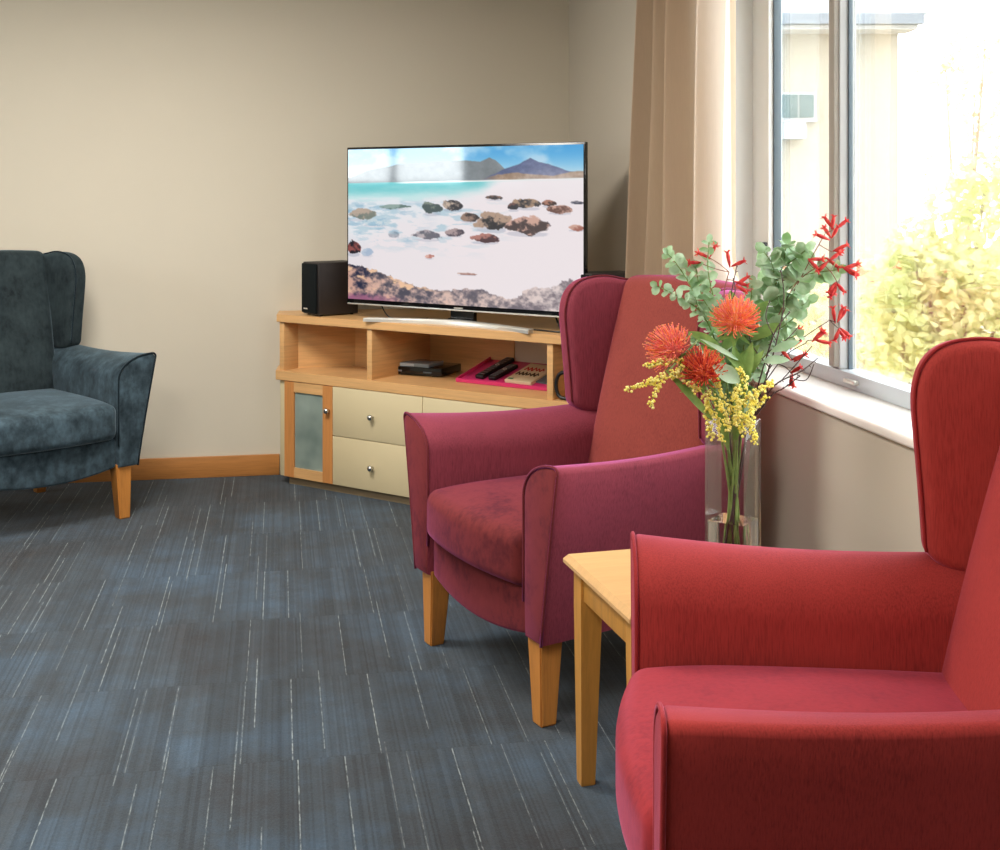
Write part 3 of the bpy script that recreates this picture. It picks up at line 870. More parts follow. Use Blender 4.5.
# ------------------------------------------------------------------ things in the cabinet
ZS = .520
dv = empty('disc_player', (.636, 5.654, ZS), R(-34)); tag(dv, 'slim black disc player on the open cabinet shelf', 'disc player')
obj('casing', bbox_bm(-.172, .150, -.10, .10, .004, .038, .002), M['black_gloss'], dv, 'auto')
bm = bmesh.new()
for i, x in enumerate((-.150, -.120, -.102, -.088, -.074, -.060)): box(bm, x, x+.012, -.1012, -.0995, .016, .024)
obj('display', bm, M['remote_key'], dv, False)
obj('button', bbox_bm(.06, .10, -.102, -.099, .015, .022, .001), M['alu_dark'], dv, 'auto')
for a in (-.1, .1):
    for c in (-.08, .08):
        bm = lathe([(0, 0), (.008, 0), (.008, .004), (0, .004)], 10); xf(bm, Matrix.Translation((a, c, 0))); obj('foot', bm, M['black'], dv)
dc_ = empty('disc_case', (.585, 5.668, ZS+.038), R(-36)); tag(dc_, 'clear and blue disc case lying on top of the black disc player', 'disc case')
obj('case_body', bbox_bm(-.105, .135, -.07, .07, 0, .016, .002), M['case_top'], dc_, 'auto')
obj('spine', bbox_bm(-.104, -.04, -.0716, -.069, .0015, .0145, .0005, 1), M['case_blue'], dc_, False)
obj('cover_sheet', bbox_bm(-.038, .06, -.0716, -.069, .0015, .0145, .0005, 1), M['case_white'], dc_, False)

# pink tray, leaning on a small adapter
tf = Vector((.751, 5.355, 0)); tf2 = Vector((1.071, 5.052, 0))
tang = math.atan2(tf2.y-tf.y, tf2.x-tf.x)
TWD, TDP, TILT = .46, .31, R(13.5)
tray = empty('serving_tray', (tf.x, tf.y, ZS+.001), tang)
tag(tray, 'bright pink tray tilted up at the back on the cabinet shelf', 'tray')
def dtray(bmx): return xf(bmx, Matrix.Rotation(TILT, 4, 'X'))
obj('tray_base', dtray(bbox_bm(0, TWD, 0, TDP, 0, .005, .0015)), M['pink'], tray, 'auto')
bm = bmesh.new()
box(bm, 0, TWD, 0, .006, .004, .016); box(bm, 0, TWD, TDP-.006, TDP, .004, .016); box(bm, 0, .006, .006, TDP-.006, .004, .016); box(bm, TWD-.006, TWD, .006, TDP-.006, .004, .016)
obj('rim', dtray(bm), M['pink'], tray, False)
def on_tray(x, y, up=.005):
    m = Matrix.Translation((tf.x, tf.y, ZS+.001)) @ Matrix.Rotation(tang, 4, 'Z') @ Matrix.Rotation(TILT, 4, 'X')
    return m @ Matrix.Translation((x, y, up))
def make_remote(x, y, rz, L, w, label):
    m = on_tray(x, y) @ Matrix.Rotation(rz, 4, 'Z')
    r = empty('remote_control'); r.matrix_world = m
    tag(r, label, 'remote control', 'remote controls on the pink tray')
    obj('remote_body', rbox(w, L, .018, .006, (3, 6, 2), 3), M['black'], r).location = (0, 0, .0095)
    for rows in (range(5), range(6, 9)):
        bm = bmesh.new()
        for i in rows:
            for j in range(3):
                xx, yy = (j-1)*w*.27, -L*.40+i*L*.095
                box(bm, xx-w*.09, xx+w*.09, yy-.004, yy+.004, .018, .0198)
        obj('keypad', bm, M['remote_key'], r, False)
    bm = lathe([(.006, .018), (.006, .0197), (.010, .0197), (.010, .018)], 18); xf(bm, Matrix.Translation((0, L*.08, 0)))
    obj('navigation_ring', bm, M['silver'], r, 'auto')
make_remote(.105, .155, R(-4), .235, .044, 'long black remote control on the pink tray, left of the shorter one')
make_remote(.170, .120, R(-6), .165, .040, 'short black remote control on the pink tray, beside the cream booklet')
bk = empty('booklet'); bk.matrix_world = on_tray(.305, .13) @ Matrix.Rotation(R(-3), 4, 'Z')
tag(bk, 'cream booklet with red and brown lettering lying on the pink tray', 'booklet')
obj('cover', bbox_bm(-.068, .068, -.10, .10, 0, .014, .001), M['paper'], bk, 'auto')
def scribble(z0, cnt, w, h, y, mat, nm, seed):
    rg = random.Random(seed); bm = bmesh.new()
    for i in range(cnt):
        x = -w/2+w*(i+.5)/cnt; s = w/cnt*.36; hh = h*(.7+.5*rg.random())
        pts = [(x-s, y-hh/2, z0), (x-s*.6, y+hh/2, z0), (x+s*.2, y+hh*.1, z0), (x+s, y-hh/2*rg.random(), z0)]
        tube(bm, pts, .0032, 4)
    obj(nm, bm, M[mat], bk, False)
scribble(.0145, 5, .10, .040, .035, 'red_ink', 'title', 3)
scribble(.0145, 6, .115, .030, -.02, 'brown_ink', 'lettering', 5)
obj('emblem', bbox_bm(-.06, -.035, -.09, -.075, .0138, .0146, .0002, 1), M['green_ink'], bk, False)
bk2 = empty('booklet'); bk2.matrix_world = on_tray(.395, .16) @ Matrix.Rotation(R(-9), 4, 'Z')
tag(bk2, 'grey paper folder showing behind the right edge of the cream booklet on the pink tray', 'folder')
obj('cover', bbox_bm(-.05, .05, -.10, .12, 0, .006, .001), M['case_grey'], bk2, 'auto')
ad = empty('power_adapter', tuple((Matrix.Translation((tf.x, tf.y, ZS)) @ Matrix.Rotation(tang, 4, 'Z') @ Vector((.16, .315, 0)))), tang)
tag(ad, 'small black power adapter behind the pink tray', 'power adapter')
obj('adapter_body', bbox_bm(-.03, .03, .0, .06, 0, .03, .006), M['black'], ad, 'auto')
bm = bmesh.new(); tube(bm, smooth_path([(0, .03, .028), (.0, .025, .086), (.02, .03, .094), (.045, .04, .080), (.06, .06, .03), (.07, .08, .004)], 6), .0035, 6); obj('lead', bm, M['black'], ad)
# black handle loop in the right bay
hp = CB+DX*1.487+DN*.012
hd = empty('black_handle', (hp.x, hp.y, ZS), TH)
tag(hd, 'black curved handle poking out of the right cabinet bay beside the maroon armchair', 'handle')
bm = bmesh.new(); tube(bm, smooth_path([(.10, .0, .11), (.05, 0, .112), (.02, 0, .105), (.004, 0, .08), (.002, 0, .045), (.012, 0, .018), (.035, 0, .0085), (.10, 0, .008)], 6), .0075, 10)
obj('grip', bm, M['black'], hd)
# cables on the cabinet top
def cable(pts, label, r=.003):
    P = [Vector(p) for p in pts]
    bm = bmesh.new(); tube(bm, smooth_path(pts, 8), r, 6)
    o = obj('cable', bm, M['black'])
    tag(o, label, 'cable', 'television cables on the cabinet top'); return o
def tvp(x, y, z): v = tvc+tvd*x+tvn*y; return (v.x, v.y, .777+z)
cable([tvp(-.50, .10, .10), tvp(-.46, .05, .06), tvp(-.40, .03, .010), tvp(-.34, .06, .0035), tvp(-.25, .12, .0035)], 'thin black cable drooping under the left end of the television')
cable([tvp(-.14, .12, .0035), tvp(-.08, .05, .020), tvp(-.01, .06, .045), tvp(.03, .07, .08)], 'thin black cable under the middle of the television near its stand')
cable([tvp(.44, .06, .09), tvp(.46, .04, .05), tvp(.50, .01, .010), tvp(.53, -.01, .0045), tvp(.47, -.02, .004), tvp(.36, .0, .004)], 'black cable with a plug under the right end of the television', .004)

# ------------------------------------------------------------------ vase
VD = 2.63
vc = at(733, HOR, VD); VZ = .515
vase = empty('glass_vase', (vc.x, vc.y, VZ), R(-43.7))
tag(vase, 'tall square clear glass vase holding the flowers on the side table', 'vase')
VA, VH, VT = .091, .352, .0045
def sq_ring(bm, h, z, r=.006):
    out = []
    for cx, cy, a0 in ((1, 1, 0), (-1, 1, 90), (-1, -1, 180), (1, -1, 270)):
        for k in range(4):
            a = R(a0+k*30); out.append(bm.verts.new((cx*(h-r)+r*math.cos(a), cy*(h-r)+r*math.sin(a), z)))
    return out
def rings_mesh(prof, r):
    bm = bmesh.new(); rr = [sq_ring(bm, h, z, rad) for h, z, rad in prof]
    n = len(rr[0])
    for a, b in zip(rr[:-1], rr[1:]):
        for j in range(n): bm.faces.new((a[j], a[(j+1) % n], b[(j+1) % n], b[j]))
    bm.faces.new(rr[0][::-1]); bm.faces.new(rr[-1]); return bm
ho, hi = VA/2, VA/2-VT
bm = rings_mesh([(ho-.002, 0, .006), (ho, .002, .006), (ho, VH-.002, .006), (ho-.001, VH, .005), (hi+.001, VH, .003), (hi, VH-.002, .003), (hi, .016, .003), (hi-.003, .013, .003)], .004)
obj('vase_wall', bm, M['vase_glass'], vase, 'auto')
bm = rings_mesh([(hi-.004, .0135, .003), (hi-.0006, .0165, .003), (hi-.0006, .142, .003)], .003)
obj('water', bm, M['water'], vase, 'auto')

# ------------------------------------------------------------------ flowers
def vase_pt(lx, ly, z):
    a = R(-43.7); return Vector((vc.x+lx*math.cos(a)-ly*math.sin(a), vc.y+lx*math.sin(a)+ly*math.cos(a), VZ+z))
rf = random.Random(11)
def stem_root():
    """two points inside the vase: near its floor and at the crossing"""
    a = vase_pt(rf.uniform(-.026, .026), rf.uniform(-.026, .026), .026)
    w = vase_pt(rf.uniform(-.010, .010), rf.uniform(-.010, .010), .17)
    return a, w
def mouth_pt(target):
    d = (target-vase_pt(0, 0, VH)); d.z = 0
    a = R(43.7); lx = d.x*math.cos(a)-d.y*math.sin(a); ly = d.x*math.sin(a)+d.y*math.cos(a)
    k = .030/max(.03, abs(lx), abs(ly)); return vase_pt(lx*k, ly*k, VH)
def stem_path(pts):
    a, w = stem_root(); m = mouth_pt(pts[0])
    return smooth_path([a, w, m]+pts, 7)
def leaf_bm(bm, base, d, n, L, W, cup=.15, seg=6, shape='oval', fold=.12):
    """one leaf blade from base along d, facing n"""
    d = d.normalized(); s = d.cross(n)
    if s.length < 1e-4: s = d.orthogonal()
    s.normalize(); n = s.cross(d).normalized()
    rows = []
    for i in range(seg+1):
        t = i/seg
        if shape == 'round': w = W*math.sqrt(max(0, 1-(2*t-1)**2))
        elif shape == 'long': w = W*math.sin(math.pi*min(1, t*.97+.03))**.7*(1-.25*t)
        else: w = W*math.sin(math.pi*t)**.75
        w = max(w, W*.04)
        c = base+d*(L*t)-n*(cup*L*t*t)
        rows.append([bm.verts.new(c-s*w+n*w*fold*2), bm.verts.new(c), bm.verts.new(c+s*w+n*w*fold*2)])
    for a, b in zip(rows[:-1], rows[1:]):
        for j in range(2): bm.faces.new((a[j], a[j+1], b[j+1], b[j]))
def rvec(): return Vector((rf.gauss(0, 1), rf.gauss(0, 1), rf.gauss(0, 1))).normalized()
TOCAM = Vector((-SA, -CA, .25)).normalized()

def root_at_base(name, label, cat, group, p):
    r = empty(name, tuple(p)); tag(r, label, cat, group); return r
def part(name, bm, mat, root, smooth=True):
    xf(bm, Matrix.Translation(-root.location)); return obj(name, bm, M[mat], root, smooth, recalc=False)

def eucalyptus(paths, leaf, label, dens=1.0, mat='euc'):
    P0 = stem_path(paths[0]); root = root_at_base('eucalyptus_branch', label, 'foliage stem', 'eucalyptus branches in the vase', P0[0])
    bm = bmesh.new(); n = len(P0)
    tube(bm, P0, [.0026-.0016*i/n for i in range(n)], 6)
    subs = [P0[14:]]
    for pth in paths[1:]:
        q = smooth_path(pth, 7); tube(bm, q, .0012, 5); subs.append(q)
    part('stem', bm, 'stem', root)
    bm = bmesh.new()
    for q in subs:
        L = 0; last = 0
        for i in range(1, len(q)):
            L += (q[i]-q[i-1]).length
            if L-last > .0105/dens:
                last = L; t = i/len(q); tg = (q[i]-q[i-1]).normalized()
                side = tg.cross(rvec()).normalized()
                for sg in (-1, 1):
                    dd = (side*sg+tg*.35+rvec()*.25).normalized()
                    sz = leaf*(1.1-.45*t)*rf.uniform(.8, 1.15)
                    leaf_bm(bm, q[i], dd, (tg*.5+TOCAM*.8+rvec()*.6).normalized(), sz, sz*.46, .08, 6, 'round')
        sz = leaf*.6; leaf_bm(bm, q[-1], (q[-1]-q[-3]), TOCAM+rvec()*.4, sz, sz*.4, .05, 6, 'round')
    part('leaves', bm, mat, root)

D0 = VD
eucalyptus([[at(722, 392, D0+.02), at(716, 345, D0+.05), at(703, 315, D0+.06), at(685, 300, D0+.05), at(657, 286, D0+.03)],
            [at(700, 312, D0+.06), at(690, 285, D0+.05), at(676, 263, D0+.04), at(668, 254, D0+.03)]], .030, 'silvery eucalyptus branch arching left in the vase, ending in small pale leaves', .9)
eucalyptus([[at(726, 385, D0+.03), at(722, 340, D0+.06), at(714, 300, D0+.07), at(708, 270, D0+.06), at(709, 242, D0+.05)],
            [at(716, 318, D0+.06), at(702, 296, D0+.06), at(696, 268, D0+.06)]], .031, 'upright eucalyptus branch reaching above the maroon chair back', 1.0)
eucalyptus([[at(740, 385, D0+.05), at(752, 340, D0+.08), at(768, 300, D0+.09), at(782, 268, D0+.08), at(786, 244, D0+.07)],
            [at(766, 305, D0+.08), at(790, 288, D0+.07), at(806, 275, D0+.06), at(836, 270, D0+.05)],
            [at(772, 296, D0+.09), at(796, 306, D0+.07), at(808, 302, D0+.06)],
            [at(776, 285, D0+.09), at(772, 264, D0+.08), at(764, 252, D0+.08)], [at(782, 268, D0+.08), at(796, 258, D0+.07), at(806, 250, D0+.06)]], .044, 'large leaved eucalyptus branch standing against the window glass', 1.05)
eucalyptus([[at(738, 388, D0+.04), at(744, 345, D0+.07), at(750, 312, D0+.08), at(752, 285, D0+.08)],
            [at(744, 345, D0+.07), at(770, 335, D0+.06), at(794, 318, D0+.05)]], .036, 'bushy eucalyptus branch in the middle of the bouquet', 1.25)
eucalyptus([[at(742, 395, D0+.02), at(760, 362, D0+.03), at(778, 345, D0+.02), at(796, 335, D0+.0)]], .034, 'low blue grey eucalyptus branch pointing right in the bouquet', .8)

eucalyptus([[at(730, 392, D0+.06), at(722, 358, D0+.09), at(712, 335, D0+.10), at(704, 318, D0+.10)],
            [at(724, 360, D0+.08), at(745, 338, D0+.10), at(756, 312, D0+.11)], [at(722, 368, D0+.07), at(706, 352, D0+.07), at(694, 338, D0+.07)]], .028, 'short bushy eucalyptus branch behind the orange pincushion flower', 1.3)

def pincushion(c, axis, rad, label, mats, paths, nst=210):
    P0 = stem_path(paths+[c-axis*.012]); root = root_at_base('pincushion_flower', label, 'flower', 'pincushion flowers in the vase', P0[0])
    bm = bmesh.new(); tube(bm, P0, .0028, 7); part('stem', bm, 'stem', root)
    # domed core
    ax = axis.normalized(); u = ax.orthogonal().normalized(); w = ax.cross(u)
    bm = bmesh.new(); bmesh.ops.create_icosphere(bm, subdivisions=2, radius=rad*.42); xf(bm, Matrix.Translation(c)); part('flower_core', bm, mats[0], root)
    b1, b2 = bmesh.new(), bmesh.new()
    for i in range(nst):
        th = math.acos(1-1.25*(i+.5)/nst); ph = i*2.39996
        d = (ax*math.cos(th)+(u*math.cos(ph)+w*math.sin(ph))*math.sin(th)).normalized()
        d = (d+rvec()*.10).normalized(); L = rad*rf.uniform(.86, 1.1)
        curl = (ax*.55+rvec()*.3)
        p = [c+d*rad*.35, c+d*L*.7-curl*.02*rad, c+d*L+curl*rad*.22]
        p = smooth_path(p, 3)
        tube(b1 if i % 3 else b2, p, [.0011]*(len(p)-1)+[.0007], 4, False)
        e = p[-1]
        bmesh.ops.create_icosphere(b2 if i % 3 else b1, subdivisions=1, radius=.0016, matrix=Matrix.Translation(e))
    part('styles', b1, mats[0], root); part('style_tips', b2, mats[1], root)
    # long leaves under the head
    bm = bmesh.new()
    for k in range(7):
        a = k*2*math.pi/7+rf.random(); dd = ((u*math.cos(a)+w*math.sin(a))*.9-ax*.2+rvec()*.15)
        leaf_bm(bm, c-ax*(.014+.006*(k % 3)), dd, ax, .050*rf.uniform(.8, 1.2), .0065, -.15, 6, 'long')
    part('leaves', bm, 'green', root)
UPV = Vector((0, 0, 1)); LFT = cam2room(-1, 0)
pincushion(at(735, 322, D0-.05), (UPV*.9+TOCAM*.6).normalized(), .050, 'orange pincushion flower at the centre of the bouquet, highest of the three', ('pin_a', 'pin_tip'), [at(734, 385, D0-.01)])
pincushion(at(672, 350, D0-.05), (LFT*.75+UPV*.55+TOCAM*.25).normalized(), .050, 'coral pink pincushion flower leaning left over the yellow wattle', ('pin_tip', 'pin_a'), [at(712, 398, D0-.02), at(694, 372, D0-.04)])
pincushion(at(703, 372, D0-.08), (LFT*.25+UPV*.8+TOCAM*.5).normalized(), .046, 'red orange pincushion flower lowest in the bouquet, above the wattle', ('pin_c', 'paw'), [at(720, 400, D0-.03)])

def wattle(path, sprays, label, n=26):
    P0 = stem_path(path); root = root_at_base('wattle_spray', label, 'flower', 'yellow wattle sprays in the vase', P0[0])
    bm = bmesh.new(); tube(bm, P0, .0016, 6)
    fls = []
    for q in sprays:
        fl = bmesh.new(); fls.append(fl)
        q = smooth_path(q, 6); tube(bm, q, .0009, 5)
        m = len(q); L = sum((q[i]-q[i-1]).length for i in range(1, m)); cnt = max(12, int(L/.0011))
        for k in range(cnt):
            t = k/cnt; i = min(m-2, int(t*(m-1))); p = q[i].lerp(q[i+1], t*(m-1)-i)
            s = rvec()*rf.uniform(.002, .0120)*(1.05-.3*t)
            rr = rf.uniform(.0020, .0036)
            bmesh.ops.create_icosphere(fl, subdivisions=1, radius=rr, matrix=Matrix.Translation(p+s))
    part('stem', bm, 'stem', root)
    for fl in fls: part('blossom', fl, 'wattle', root)
dw = D0-.085
wattle([at(712, 400, dw+.03), at(695, 372, dw+.01), at(680, 368, dw)],
       [[at(684, 368, dw), at(668, 376, dw-.01), at(648, 383, dw-.01), at(626, 389, dw-.01)], [at(660, 378, dw), at(655, 390, dw-.01), at(651, 407, dw-.01)],
        [at(682, 360, dw+.01), at(664, 362, dw), at(646, 366, dw)], [at(700, 392, dw), at(690, 384, dw-.01), at(676, 372, dw)]], 'yellow wattle spray trailing out to the left in front of the maroon chair')
wattle([at(722, 408, dw+.03), at(714, 395, dw+.01), at(708, 385, dw)],
       [[at(728, 424, dw), at(720, 405, dw-.01), at(706, 392, dw-.01)], [at(722, 440, dw+.02), at(716, 418, dw), at(704, 405, dw)], [at(732, 410, dw), at(722, 396, dw-.01), at(716, 380, dw)], [at(712, 438, dw+.03), at(708, 420, dw+.01), at(706, 398, dw)]], 'yellow wattle spray hanging over the front left rim of the vase')
wattle([at(738, 410, dw+.03), at(744, 395, dw+.01), at(748, 385, dw)],
       [[at(738, 424, dw), at(738, 405, dw-.01), at(738, 385, dw-.01)], [at(740, 432, dw+.01), at(748, 412, dw), at(756, 394, dw)], [at(742, 405, dw), at(756, 392, dw), at(772, 382, dw+.02)], [at(728, 430, dw), at(738, 412, dw), at(732, 392, dw)], [at(746, 390, dw), at(744, 378, dw), at(740, 368, dw)]], 'thick yellow wattle spray massed above the front right rim of the vase')
wattle([at(748, 412, dw+.04), at(758, 396, dw+.04), at(766, 386, dw+.03)],
       [[at(744, 418, dw+.02), at(754, 408, dw+.03), at(766, 398, dw+.03)], [at(748, 430, dw), at(752, 420, dw+.0), at(752, 408, dw+.01)], [at(757, 442, dw-.0), at(752, 430, dw-.0), at(748, 420, dw)]], 'short yellow wattle spray drooping over the right corner of the vase')

def paw_flower(bm, p, d, L):
    """one tubular bloom with spreading lobes"""
    d = d.normalized(); q = [p, p+d*L*.35, p+d*L*.7, p+d*L]
    tube(bm, q, [.0012, .0034, .0044, .003], 7)
    u = d.orthogonal().normalized(); w = d.cross(u)
    for k in range(6):
        a = k*math.pi/3; dd = d*.8+(u*math.cos(a)+w*math.sin(a))*.8
        leaf_bm(bm, p+d*L*.9, dd, d, L*.45, .0028, .2, 4, 'long')
def kangaroo_paw(path, heads, label, tw='redstem'):
    P0 = stem_path(path); root = root_at_base('kangaroo_paw', label, 'flower', 'red kangaroo paw stems in the vase', P0[0])
    n = len(P0); bm = bmesh.new(); tube(bm, P0, [.0022-.0013*i/n for i in range(n)], 6); fls = []
    for c, d, k, sp in heads:
        j = min(P0[12:], key=lambda p: (p-c).length)
        if (j-c).length > .012: tube(bm, smooth_path([j, (j+c)/2+rvec()*.004, c], 4), .0009, 5)
        for i in range(k):
            dd = (d+rvec()*.65).normalized()
            fl = bmesh.new(); paw_flower(fl, c+rvec()*sp, dd, rf.uniform(.024, .034)); fls.append(fl)
    part('stem', bm, tw, root)
    for fl in fls: part('bloom', fl, 'paw', root)
RT = cam2room(1, 0)
kangaroo_paw([at(750, 395, D0+.05), at(775, 330, D0+.08), at(805, 270, D0+.06), at(826, 232, D0+.04)],
    [(at(828, 240, D0+.04), UPV*.8+LFT*.3, 3, .008), (at(834, 228, D0+.04), UPV*.9+RT*.1, 3, .008), (at(832, 252, D0+.04), RT*.6+UPV*.4, 2, .006)], 'tall red kangaroo paw rising in front of the window mullion')
kangaroo_paw([at(748, 398, D0+.05), at(768, 340, D0+.08), at(795, 285, D0+.06), at(826, 262, D0+.04)],
    [(at(842, 268, D0+.04), RT*.9-UPV*.1, 4, .006), (at(828, 258, D0+.04), RT*.4-UPV*.4, 3, .006), (at(838, 284, D0+.04), -UPV*.9+RT*.1, 4, .006), (at(808, 260, D0+.05), RT*.3+UPV*.2, 2, .004)], 'red kangaroo paw with blooms fanning beside the mullion, below the tallest one')
kangaroo_paw([at(752, 402, D0+.04), at(772, 365, D0+.04), at(800, 340, D0+.02), at(830, 320, D0+.02)],
    [(at(836, 322, D0+.02), RT*.6+UPV*.35, 3, .004), (at(838, 328, D0+.02), -UPV*.9+RT*.2, 3, .004)], 'red kangaroo paw on a long side stem reaching right', 'twig')
kangaroo_paw([at(752, 404, D0+.03), at(768, 378, D0+.03), at(786, 355, D0+.02), at(806, 343, D0+.02)],
    [(at(812, 340, D0+.02), RT*.8+UPV*.1, 3, .004), (at(802, 342, D0+.02), UPV*.2-RT*.3, 2, .004), (at(793, 360, D0+.02), UPV*.2-RT*.2, 3, .005), (at(792, 374, D0+.02), -UPV*.3+RT*.3, 3, .005)], 'red kangaroo paw low on the right of the bouquet above the sill', 'twig')
kangaroo_paw([at(734, 392, D0+.05), at(727, 330, D0+.07), at(724, 295, D0+.07), at(729, 272, D0+.06)],
    [(at(731, 267, D0+.06), UPV*.8+RT*.5, 2, .003), (at(735, 283, D0+.06), RT*.8-UPV*.1, 3, .005), (at(710, 258, D0+.06), UPV*.6+LFT*.4, 2, .003), (at(700, 263, D0+.06), -UPV*.2+LFT*.7, 2, .003)], 'small red kangaroo paw at the upper left of the bouquet before the curtain')

def twig(path, subs, label):
    P0 = stem_path(path); root = root_at_base('bare_twig', label, 'twig', 'dark bare twigs in the vase', P0[0])
    n = len(P0); bm = bmesh.new(); tube(bm, P0, [.0024-.0014*i/n for i in range(n)], 6)
    for i in range(16, n, 2): tube(bm, [P0[i], P0[i]+rvec()*.007], [.0011, .0005], 4)
    part('stem', bm, 'twig', root)
    for q in subs:
        bm = bmesh.new(); tube(bm, smooth_path(q, 5), .0011, 5); part('side_shoot', bm, 'twig', root)
twig([at(755, 410, D0), at(768, 372, D0-.02), at(778, 335, D0-.02), at(784, 300, D0-.01), at(781, 270, D0)], [[at(776, 340, D0-.02), at(766, 318, D0-.03), at(770, 300, D0-.02)], [at(770, 368, D0-.02), at(752, 345, D0-.02), at(748, 325, D0-.02)]], 'dark bare twig standing upright against the eucalyptus leaves')
twig([at(757, 412, D0), at(775, 385, D0-.01), at(800, 372, D0-.01), at(818, 358, D0-.0)], [[at(780, 382, D0-.01), at(800, 360, D0), at(812, 346, D0)], [at(790, 378, D0-.01), at(806, 380, D0), at(814, 364, D0)]], 'dark bare twig leaning low to the right over the window sill')
twig([at(753, 405, D0), at(764, 365, D0-.03), at(776, 330, D0-.04), at(790, 312, D0-.03)], [[at(768, 352, D0-.03), at(786, 340, D0-.03), at(800, 325, D0-.02)]], 'dark bare twig with a forked tip on the right half of the bouquet')
twig([at(728, 395, D0+.01), at(723, 340, D0+.01), at(730, 300, D0+.01), at(737, 265, D0+.02)], [[at(727, 310, D0+.01), at(735, 292, D0+.01), at(733, 278, D0+.01)]], 'dark bare twig rising behind the orange pincushion flower')
twig([at(757, 414, D0), at(772, 395, D0), at(784, 388, D0), at(800, 376, D0)], [[at(770, 398, D0), at(766, 380, D0-.01), at(772, 358, D0-.01)]], 'shortest dark bare twig curling outward beside the vase rim')

def foliage_stem(path, leaves, label, mat):
    P0 = stem_path(path); root = root_at_base('leafy_stem', label, 'foliage stem', 'leafy filler stems in the vase', P0[0])
    bm = bmesh.new(); tube(bm, P0, .0022, 6); part('stem', bm, 'stem', root)
    bm = bmesh.new()
    for b_, e_, w, sh in leaves:
        leaf_bm(bm, b_, e_-b_, TOCAM+UPV*.3+rvec()*.3, (e_-b_).length, w, .12, 9, sh, .15)
    part('leaves', bm, mat, root)
foliage_stem([at(738, 405, D0-.04), at(742, 372, D0-.05)], [(at(741, 385, D0-.07), at(735, 345, D0-.08), .014, 'long'), (at(742, 388, D0-.07), at(752, 342, D0-.07), .014, 'long'), (at(740, 380, D0-.06), at(764, 350, D0-.06), .012, 'long'), (at(744, 370, D0-.07), at(725, 352, D0-.09), .009, 'long')], 'stem of long mid green leaves in the centre under the orange flower', 'green')
foliage_stem([at(733, 405, D0-.06), at(736, 388, D0-.08)], [(at(740, 382, D0-.09), at(714, 365, D0-.11), .017, 'oval'), (at(738, 360, D0-.08), at(703, 338, D0-.10), .006, 'long'), (at(770, 352, D0-.04), at(800, 340, D0-.04), .010, 'oval'), (at(762, 362, D0-.04), at(790, 358, D0-.04), .011, 'oval')], 'stem with one broad pale oval leaf facing the camera', 'green_pale')
foliage_stem([at(718, 420, D0-.05), at(705, 392, D0-.06)], [(at(712, 420, dw+.0), at(668, 368, dw-.01), .010, 'long'), (at(728, 450, dw+.05), at(716, 394, dw+.01), .010, 'long'), (at(700, 385, dw+.02), at(672, 352, dw+.02), .012, 'long'), (at(735, 440, dw+.05), at(742, 398, dw+.04), .012, 'long')], 'stem of long dark green leaves over the left rim of the vase', 'green')
foliage_stem([at(728, 395, D0), at(722, 350, D0+.01)], [(at(722, 350, D0), at(690, 330, D0), .013, 'oval'), (at(722, 352, D0), at(745, 318, D0+.02), .014, 'oval'), (at(724, 365, D0), at(702, 345, D0-.01), .012, 'oval'), (at(728, 372, D0), at(760, 345, D0), .013, 'oval'), (at(722, 340, D0+.02), at(712, 310, D0+.02), .013, 'oval'), (at(740, 330, D0+.03), at(768, 300, D0+.03), .014, 'oval'), (at(740, 320, D0+.03), at(730, 290, D0+.04), .012, 'oval'), (at(750, 340, D0+.03), at(782, 322, D0+.03), .014, 'oval')], 'bushy stem of oval green leaves filling the middle behind the flowers', 'green')

# ------------------------------------------------------------------ outside
gnd = bmesh.new(); box(gnd, WX+.35, 40, -20, 45, -1.0, -.9); o = obj('ground', gnd, M['ground'], smooth=False); struct(o)
# house beyond the garden: built square to the line of sight of the window
HD = 15.0
hb = cam2room((840-500)/F*HD, HD)
house = empty('neighbour_house', (hb.x, hb.y, -.9), R(-10))
tag(house, 'pale rendered house with a grey gutter beyond the garden', 'house')
def hx(px): return (px-840)/F*HD
def hz_(py): return EYE-(py-HOR)/F*HD+.9
bm = bmesh.new(); box(bm, hx(560), hx(898), 0, 5, 0, hz_(34)); obj('wall', bm, M['render_w'], house, False)
bm = bmesh.new(); box(bm, hx(540), hx(905), -.45, 0, hz_(34), hz_(27)); obj('fascia', bm, M['fascia'], house, False)
bm = bmesh.new(); box(bm, hx(538), hx(908), -.58, -.45, hz_(30), hz_(20)); obj('gutter', bm, M['gutter'], house, False)
bm = bmesh.new()
for i in range(14):
    a, b2 = -.5+i*.42, -.5+(i+1)*.42; z = hz_(20)+i*.12
    box(bm, hx(540)-.1, hx(905)+.1, a, b2, z, z+.14)
obj('roof', bm, M['roof'], house, False)
wn_ = empty('window', (0, 0, 0)); wn_.parent = house
bm = bmesh.new(); box(bm, hx(770), hx(815), -.06, 0, hz_(122), hz_(93)); obj('window_frame', bm, M['fascia'], wn_, False)
bm = bmesh.new(); box(bm, hx(772), hx(796), -.08, -.06, hz_(118), hz_(95)); box(bm, hx(798), hx(812), -.08, -.06, hz_(118), hz_(95)); obj('pane', bm, M['hglass'], wn_, False)
bm = bmesh.new(); box(bm, hx(776), hx(798), -.4, 0, hz_(140), hz_(124)); obj('air_conditioner', bm, M['roof'], house, False)

rl = empty('garden_rail', tuple(cam2room((930-500)/F*9, 9)+Vector((0, 0, -.9))), R(-10)); tag(rl, 'reddish timber garden rail half hidden by the shrubs', 'rail')
bm = bmesh.new(); box(bm, -1.2, .3, -.03, .03, 1.62, 1.70); obj('top_rail', bm, M['rail'], rl, False)
for xx in (-1.1, -.4, .25):
    bm = bmesh.new(); box(bm, xx-.04, xx+.04, -.04, .04, 0, 1.62); obj('post', bm, M['rail'], rl, False)

